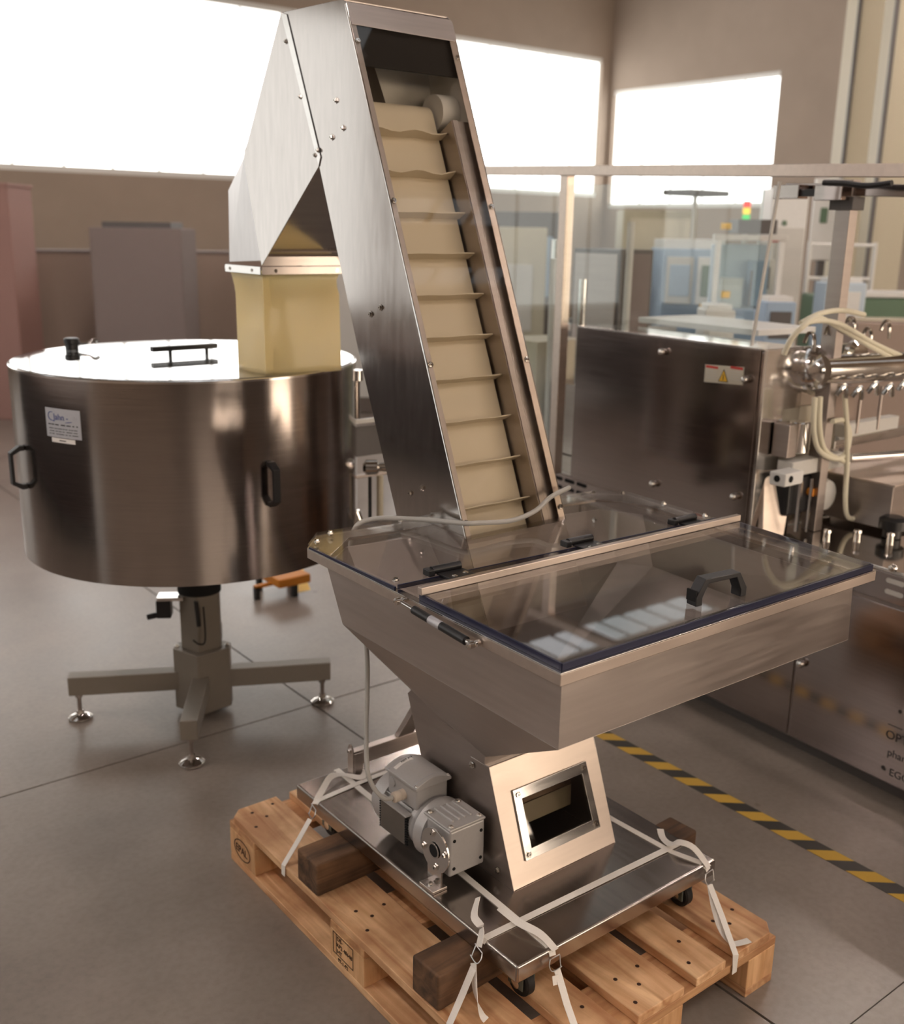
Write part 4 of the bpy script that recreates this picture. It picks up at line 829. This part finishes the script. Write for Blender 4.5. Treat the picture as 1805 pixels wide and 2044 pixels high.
# dome and pipe
MB().turn((1.845, .66, 1.270), (-.45, -1, 0), [(-.06, .066), (0, .080), (.004, .082), (.028, .077), (.050, .064), (.066, .046), (.077, .024), (.081, .001)], 48).build('dome_housing', ST['bright'], pm)
MB().cyl((1.80, .62, 1.278), (2.65, .50, 1.262), .050, n=32).build('transfer_tube', ST['shiny'], pm)
MB().turn((2.05, .66, 1.30), (0, -1, 0), [(0, .06), (.02, .066), (.03, .05)], 28).build('tube_flange', ST['shiny'], pm)
for k in range(6):
    a = V((1.80+k*.075, .55-.01*k, 1.205-.01*(k % 2))); MB().tube([a, a+V((.03, -.01, .03)), a+V((.06, 0, -.01))], .008, 8, 3).build('pipe_fitting', ST['shiny'], pm)
for k in range(5):
    a = V((1.70+k*.11, .62, 1.37+.02*(k % 3))); MB().tube([a, a+V((.02, 0, .03)), a+V((.05, 0, .02)), a+V((.06, 0, -.03))], .006, 8, 3).build('pipe_fitting', ST['shiny'], pm)
for pts_ in ([(1.60, .62, 1.340), (1.60, .60, 1.39), (1.63, .58, 1.43), (1.70, .58, 1.452), (1.837, .58, 1.41), (2.029, .56, 1.335), (2.236, .55, 1.27)], [(1.64, .60, 1.435), (1.72, .59, 1.462), (1.826, .58, 1.470), (1.958, .58, 1.452)],
             [(1.60, .62, 1.345), (1.615, .6, 1.40), (1.66, .58, 1.44), (1.80, .57, 1.43), (2.0, .56, 1.36), (2.2, .55, 1.30)],
             [(1.73, .58, 1.20), (1.745, .58, 1.09), (1.79, .58, 1.02), (1.87, .57, .985), (1.93, .57, 1.0), (1.94, .57, 1.06), (1.90, .57, 1.11), (1.83, .57, 1.115)],
             [(1.76, .58, 1.20), (1.775, .58, 1.10), (1.82, .58, 1.02), (1.90, .57, .98), (1.95, .57, .96)],
             [(1.866, .56, 1.20), (1.905, .56, 1.08), (1.93, .56, .952), (1.93, .55, .831), (1.96, .55, .775), (2.03, .55, .762)]):
    MB().tube(pts_, .0085, 10, 7).build('air_hose', G['hose'], pm)
# small parts below
MB().turn((1.77, .65, 1.005), (0, 0, 1), [(0, .03), (.004, .034), (.10, .034), (.104, .03)], 24).build('regulator', ST['bright'], pm)
MB().b2((1.67, .62, 1.0), (1.72, .68, 1.11)).build('valve_block', ST['dark'], pm, .004)
wb = MB().b2((1.585, .56, .928), (1.685, .62, .972)).build('sensor_block', G['wht'], pm, .005); MB().cyl((1.583, .59, .952), (1.586, .59, .952), .011, n=16).build('sensor_hole', G['void'], wb)
MB().cyl((1.615, .5585, .952), (1.615, .561, .952), .011, n=16).build('sensor_hole', G['void'], wb)
MB().b2((1.68, .60, .94), (1.98, .66, .99)).build('mount_plate', G['pale'], pm, .004)
MB().prism([(1.64, .66, .738), (1.70, .62, .738), (1.78, .66, .93), (1.66, .69, .93)], (0, .02, 0)).build('guide_chute', ST['warm'], pm, .002)
vb = MB().b2((1.70, .62, .80), (1.86, .70, .93)).build('black_gearbox', G['black'], pm, .01)
MB().cyl((1.815, .60, .872), (1.815, .622, .872), .013, n=20).build('orange_cap', G['orange'], vb)
MB().turn((1.90, .64, .85), (0, -1, 0), [(0, .05), (.02, .056), (.04, .05), (.05, .03)], 24).build('gear_housing', G['pale'], pm)
MB().b2((1.70, .575, .93), (1.71, .585, .76)).b2((1.76, .575, .93), (1.767, .582, .75)).build('steel_rod', ST['bright'], pm)
sb = MB().b2((1.99, .42, .755), (2.40, .72, .905)).build('steel_box', ST['dark'], pm, .003)
MB().b2((1.98, .41, .905), (2.41, .73, .912)).build('box_lid', ST['warm'], sb, .002)
MB().cyl((1.97, .58, .975), (2.5, .46, .96), .016, n=20).build('feed_roller', ST['shiny'], pm)
MB().b2((1.96, .60, 1.04), (2.30, .64, 1.085)).build('guide_rail', G['pale'], pm, .003); MB().b2((1.94, .62, 1.0), (2.45, .66, 1.03)).build('guide_rail', ST['bright'], pm, .003)
for x in (2.03, 2.16): MB().cyl((x, .60, 1.05), (x, .60, 1.20), .006, n=8).build('steel_rod', ST['dark'], pm)
MB().b2((1.965, .66, 1.09), (2.10, .68, 1.20)).build('orange_box', G['brown'], pm)
MB().turn((1.98, .40, .74), (0, 0, 1), [(0, .03), (.03, .03), (.03, .045), (.06, .045), (.07, .03)], 20).build('black_hub', G['black'], pm)
for x, y in ((1.76, .50), (1.84, .44), (1.90, .36)): MB().turn((x, y, .737), (0, 0, 1), [(0, .012), (.03, .010), (.032, .014), (.04, .012), (.042, .001)], 14).build('table_stud', ST['shiny'], pm)
# guard frame
RS = .0326
def rz(y): return 1.891+RS*(y-.297)
gf = MB()
def rail(y0, y1, zo, h, d0, d1, name='guard_rail', mt_=None):
    P_ = [Mp(y0, rz(y0)-zo-h, d0), Mp(y1, rz(y1)-zo-h, d0), Mp(y1, rz(y1)-zo-h, d1), Mp(y0, rz(y0)-zo-h, d1)]; return MB().prism(P_, (0, 0, h)).build(name, mt_ or ST['warm'], pm, .002)
rail(-.9, 2.45, 0, .036, 0, .04)
rail(-.9, .86, .048, .036, .22, .26, mt_=ST['panel'])
mp('guard_post', 1.70, 1.742, .738, rz(1.70)-.036, 0, .04, ST['warm'])
mp('guard_post', 2.41, 2.45, .738, rz(2.4)-.036, 0, .04, ST['warm'])
mp('guard_post', .60, .655, 1.347 if False else .738, rz(.6)-.036, .052+.16, .092+.16, ST['dark'])
mp('guard_post', -.9, -.85, .738, rz(-.9)-.036, .0, .04, ST['dark'])
mp('guard_pane', .775, 1.697, 1.35, rz(.7)-.040, .012, .018, G['glassp'], bev=0)
mp('guard_pane', 1.745, 2.408, .75, rz(1.8)-.040, .012, .018, G['glassp'], bev=0)
dv = MB().prism([Mp(.765, 1.35, .01), Mp(.772, 1.35, .01), Mp(.722, rz(.7)-.05, .01), Mp(.715, rz(.7)-.05, .01)], V((.010, 0, 0))).build('pane_edge', G['pale'], pm)
cl = mp('hinge_clamp', .60, .70, rz(.6)-.098, rz(.6)-.052, .16, .21, ST['panel']); mp('hinge_clamp', .76, .86, rz(.8)-.098, rz(.8)-.054, .16, .21, ST['panel'])
mp('clamp_pin', .70, .76, rz(.7)-.088, rz(.7)-.066, .17, .20, G['black'], cl)
MB().tube([Mp(.66, rz(.6)-.046, .15), Mp(.58, rz(.6)-.050, .14), Mp(.50, rz(.5)-.056, .14), Mp(.42, rz(.5)-.050, .14)], .009, 8, 4).build('black_latch', G['black'], pm)
mp('post_bracket', .585, .67, 1.775, 1.815, .20, .26, G['greyd'])
# interior of machine left section: pipes and boxes
for i, (y, dx, r) in enumerate(((1.98, .35, .02), (2.12, .30, .014), (2.28, .45, .03), (1.86, .5, .016))):
    MB().cyl(Mp(y, .738, dx), Mp(y, 1.5+.08*i, dx), r, n=14).build('vertical_pipe', G['pale'] if i % 2 else ST['bright'], pm)
mp('inner_unit', 1.80, 2.10, .74, 1.05, .30, .60, ST['dark']); mp('inner_unit', 2.15, 2.40, .74, 1.22, .25, .55, G['beige'])
mp('inner_unit', 1.64, 1.80, .74, .98, .22, .40, ST['bright'])
eb = mp('electrical_box', 2.12, 2.45, .74, 1.62, .70, .90, G['greyd']); mp('box_door', 2.14, 2.43, 1.0, 1.60, .69, .6995, ST['dark'], eb); mp('box_end', 2.112, 2.119, .9, 1.60, .72, .88, G['mauve'], eb)
mp('white_ledge', .98, 1.58, 1.350, 1.372, .30, .62, G['wht'])

# ================================================================ HALL FURNISHINGS SEEN BEHIND
def thing_box(name, label, cat, x, y, wd, dp, z1, mt_, extras=(), z0=0., rot=-.68, grp=None):
    t = empty(name, (x, y, z0), label, cat, grp); cs, sn = math.cos(rot), math.sin(rot); ax = (V((cs, sn, 0)), V((-sn, cs, 0)), V((0, 0, 1)))
    q = lambda u, v, z: V((x, y, 0))+ax[0]*u+ax[1]*v+V((0, 0, z))
    MB().box(q(0, 0, (z0+z1)/2), (wd, dp, z1-z0), ax).build('body', mt_, t, .01)
    for (n2, u, v, z, a, b, c, m_) in extras: MB().box(q(u, v, z), (a, b, c), ax).build(n2, m_, t, .004)
    return t
D_ = lambda *a: a
thing_box('storage_tower', 'tall beige cabinet behind the dark grey cabinet', 'cabinet', 5.14, 4.30, .55, .4, 1.86, G['beige'], [D_('door', 0, -.205, 1.0, .45, .01, 1.6, G['creamp'])])
thing_box('water_canister', 'small white plastic canister on a shelf behind the steel drive housing', 'canister', 3.34, 2.98, .16, .14, 1.42, G['wht'], [D_('cap', 0, 0, 1.455, .04, .04, .03, G['pale'])], z0=1.20)
thing_box('canister_shelf', 'low grey bench carrying the white canister behind the steel drive housing', 'bench', 3.34, 3.02, .45, .3, 1.199, G['greyd'], [D_('edge', 0, -.252, 1.17, .7, .01, .04, G['pale'])])
thing_box('filling_machine', 'blue grey machine with two glazed doors behind the guard glass', 'machine', 4.48, 3.41, .42, .5, 1.60, G['bluem'],
          [D_('door', -.10, -.26, 1.40, .17, .02, .30, G['pale']), D_('door', .10, -.26, 1.40, .17, .02, .30, G['wht']), D_('window', -.10, -.275, 1.40, .13, .01, .2, G['bluem']), D_('window', .10, -.275, 1.40, .12, .01, .2, G['greenm']), D_('warning_sign', .06, -.285, 1.24, .04, .01, .03, G['yellow']), D_('top_hood', 0, 0, 1.63, .4, .4, .06, G['wht'])])
gt = thing_box('inspection_machine', 'white framed machine with slanted glass front and dark hood behind the guard glass', 'machine', 3.98, 2.58, .38, .4, 1.28, G['bluem'],
          [D_('frame', -.18, -.1, 1.47, .03, .03, .42, G['wht']), D_('frame', .18, -.1, 1.47, .03, .03, .42, G['wht']), D_('frame', 0, -.1, 1.68, .42, .05, .03, G['pale']), D_('window', 0, -.08, 1.47, .33, .008, .38, G['glassp']), D_('back', 0, .1, 1.46, .34, .05, .36, G['iceblue']), D_('inner_unit', -.06, .02, 1.36, .12, .1, .18, G['wht']), D_('inner_unit', .09, .02, 1.42, .1, .1, .26, G['bluem']), D_('hood', .03, .0, 1.74, .22, .25, .08, G['greyd']), D_('warning_sign', -.12, -.125, 1.36, .05, .01, .04, G['yellow']), D_('warning_sign', -.15, -.125, 1.74, .06, .01, .035, G['yellow']), D_('arm', .02, -.12, 1.40, .012, .012, .2, G['greyd'])])
sc = thing_box('switch_cabinet', 'tall white switch cabinet with small green and red signs behind the guard post', 'cabinet', 5.50, 3.41, .26, .3, 2.02, G['wht'],
          [D_('sign', -.03, -.155, 1.78, .03, .01, .035, G['greenm']), D_('sign', -.08, -.155, 1.66, .05, .01, .025, G['red']), D_('door', .02, -.155, 1.3, .2, .008, .9, G['pale'])])
t = empty('stack_light', (5.71, 3.89, 0), 'small red amber green signal tower beside the white switch cabinet', 'signal light')
MB().cyl((5.71, 3.89, 0), (5.71, 3.89, 1.80), .02, n=12).build('pole', G['pale'], t)
for k, m_ in enumerate((G['lampg'], G['lampy'], G['lampr'])): MB().cyl((5.71, 3.89, 1.80+k*.05), (5.71, 3.89, 1.845+k*.05), .028, n=14).build('lamp_segment', m_, t)
for i, (x, y, wd, lb) in enumerate(((7.36, 4.03, .34, 'beige steel hall column right of the guard post'), (6.61, 3.28, .26, 'beige steel hall column nearest the right edge of the photo'))):
    thing_box('hall_column', lb, 'column', x, y, wd, wd, ZC-.001, G['beige'], [D_('corner_strip', -wd/2, -wd/2, 2.0, .03, .03, 3.9, G['greyd'])])
thing_box('notice_board', 'pale notice board with green and blue notices on a stand left of the hall column', 'notice board', 6.66, 3.82, .22, .04, 2.15, G['wht'], [D_('notice', -.02, -.025, 1.86, .06, .008, .12, G['greenm']), D_('notice', .0, -.025, 2.02, .06, .008, .04, G['bluem']), D_('post', 0, 0, .75, .06, .06, 1.5, G['greyd'])], z0=1.5)
wf = empty('white_frame_rack', (5.30, 2.78, 0), 'open white tubular rack standing in front of the hall columns', 'rack')
for u in (-.22, 0.02, .22):
    MB().b2((5.30+u*.78-.012, 2.78-u*.62-.012, 0), (5.30+u*.78+.012, 2.78-u*.62+.012, 1.66)).build('upright', G['wht'], wf)
for z in (1.64, 1.42, 1.0): MB().tube([(5.30-.22*.78, 2.78+.22*.62, z), (5.30+.22*.78, 2.78-.22*.62, z)], .012, 6, 0).build('rail', G['wht'], wf)
thing_box('green_conveyor', 'green painted low conveyor behind the transfer tube', 'conveyor', 4.93, 2.32, .7, .5, 1.34, G['greenm'], [D_('top', 0, -.1, 1.36, .6, .3, .03, G['wht'])])
thing_box('orange_crate', 'orange brown cardboard carton beside the green conveyor', 'carton', 4.2, 1.75, .5, .4, 1.26, G['brown'], [D_('flap', 0, 0, 1.265, .52, .2, .01, G['beige'])], z0=.0)
lf = empty('light_fitting', (5.03, 3.84, 1.92), 'flat grey lamp fitting on a thin pole seen at the top of the guard glass', 'lamp')
MB().b2((4.83, 3.72, 1.96), (5.27, 3.98, 2.0)).build('lamp_head', G['greyd'], lf, .01); MB().cyl((5.03, 3.84, 0), (5.03, 3.84, 1.96), .015, n=8).build('pole', G['pale'], lf)
# left side far background
thing_box('red_stack', 'dull red crate stack far off at the left edge of the photo', 'crate stack', 1.36, 8.55, .62, .5, 1.98, G['redbox'], [D_('lid', 0, 0, 1.99, .64, .52, .03, G['redbox'])])
thing_box('dark_crate', 'dark grey brown machine cover far behind the drum lid', 'machine', 2.50, 7.9, .8, .5, 1.66, G['mauve'], [D_('top', 0, 0, 1.68, .6, .4, .06, G['greyd'])])
thing_box('long_partition', 'long brown grey partition across the hall behind the round drum', 'partition', 2.6, 8.9, 4.4, .3, 1.42, G['brown'], [D_('cap_rail', 0, 0, 1.43, 4.42, .32, .03, G['mauve'])], rot=-.25)
thing_box('grey_cabinet', 'grey steel cabinet far behind the elevator chute', 'cabinet', 4.2, 7.2, .9, .5, 1.75, G['walldk'], [D_('door', 0, -.255, .9, .8, .01, 1.5, G['pale'])])
thing_box('dark_machine', 'dark grey machine far behind, left of the guard post', 'machine', 5.06, 5.67, .6, .5, 1.85, G['greyd'], [D_('panel', 0, -.255, 1.4, .4, .01, .5, G['bluem'])])
thing_box('beige_machine', 'beige machine far behind at the left end of the guard glass', 'machine', 4.3, 5.0, .5, .5, 1.72, G['beige'], [D_('panel', 0, -.255, 1.2, .3, .01, .5, G['pale'])])

# long low bench added out of view at left to darken reflections in the steel
t = empty('reflection_bench', (-3.1, 4.2, 0), 'long low dark brown packing bench beyond the left edge of the photo', 'bench')
MB().b2((-3.7, 1.6, .80), (-2.6, 7.6, .86)).build('bench_top', G['benchm'], t, .005); MB().b2((-3.6, 1.7, .12), (-2.7, 7.5, .78)).build('cabinet_base', G['benchd'], t, .005)
for y in (1.8, 3.2, 4.6, 6.0, 7.4):
    for x in (-3.55, -2.75): MB().b2((x-.03, y-.03, 0), (x+.03, y+.03, .12)).build('leg', G['black'], t)

# small units standing beyond the steel drive housing
for i, (x, y, w_, h_, m_, lb, nm) in enumerate([
    (4.15, 3.75, .22, 1.50, 'iceblue', 'pale ice blue control box on legs left of the two door machine', 'control_box'),
    (3.62, 2.08, .16, 1.36, 'bluem', 'short blue grey pump housing in front of the white framed machine', 'pump_housing'),
    (3.30, 2.22, .16, 1.32, 'wht', 'short white feeder box just beyond the steel drive housing', 'feeder_box'),
    (4.62, 2.95, .16, 1.55, 'pale', 'narrow pale grey box between white framed machine and switch cabinet', 'junction_box'),
    (4.4, 2.2, .24, 1.44, 'iceblue', 'pale blue tabletop unit by the green conveyor', 'tabletop_unit')]):
    thing_box(nm, lb, 'machine', x, y, w_, .2, h_, G[m_], [D_('panel', 0, -.105, h_-.12, w_*.7, .01, .14, G['greyd' if i % 2 else 'wht']), D_('warning_sign', w_*.2, -.108, h_-.24, .03, .006, .03, G['yellow']), D_('lid', 0, 0, h_+.01, w_*.8, .16, .03, G['wht'])])
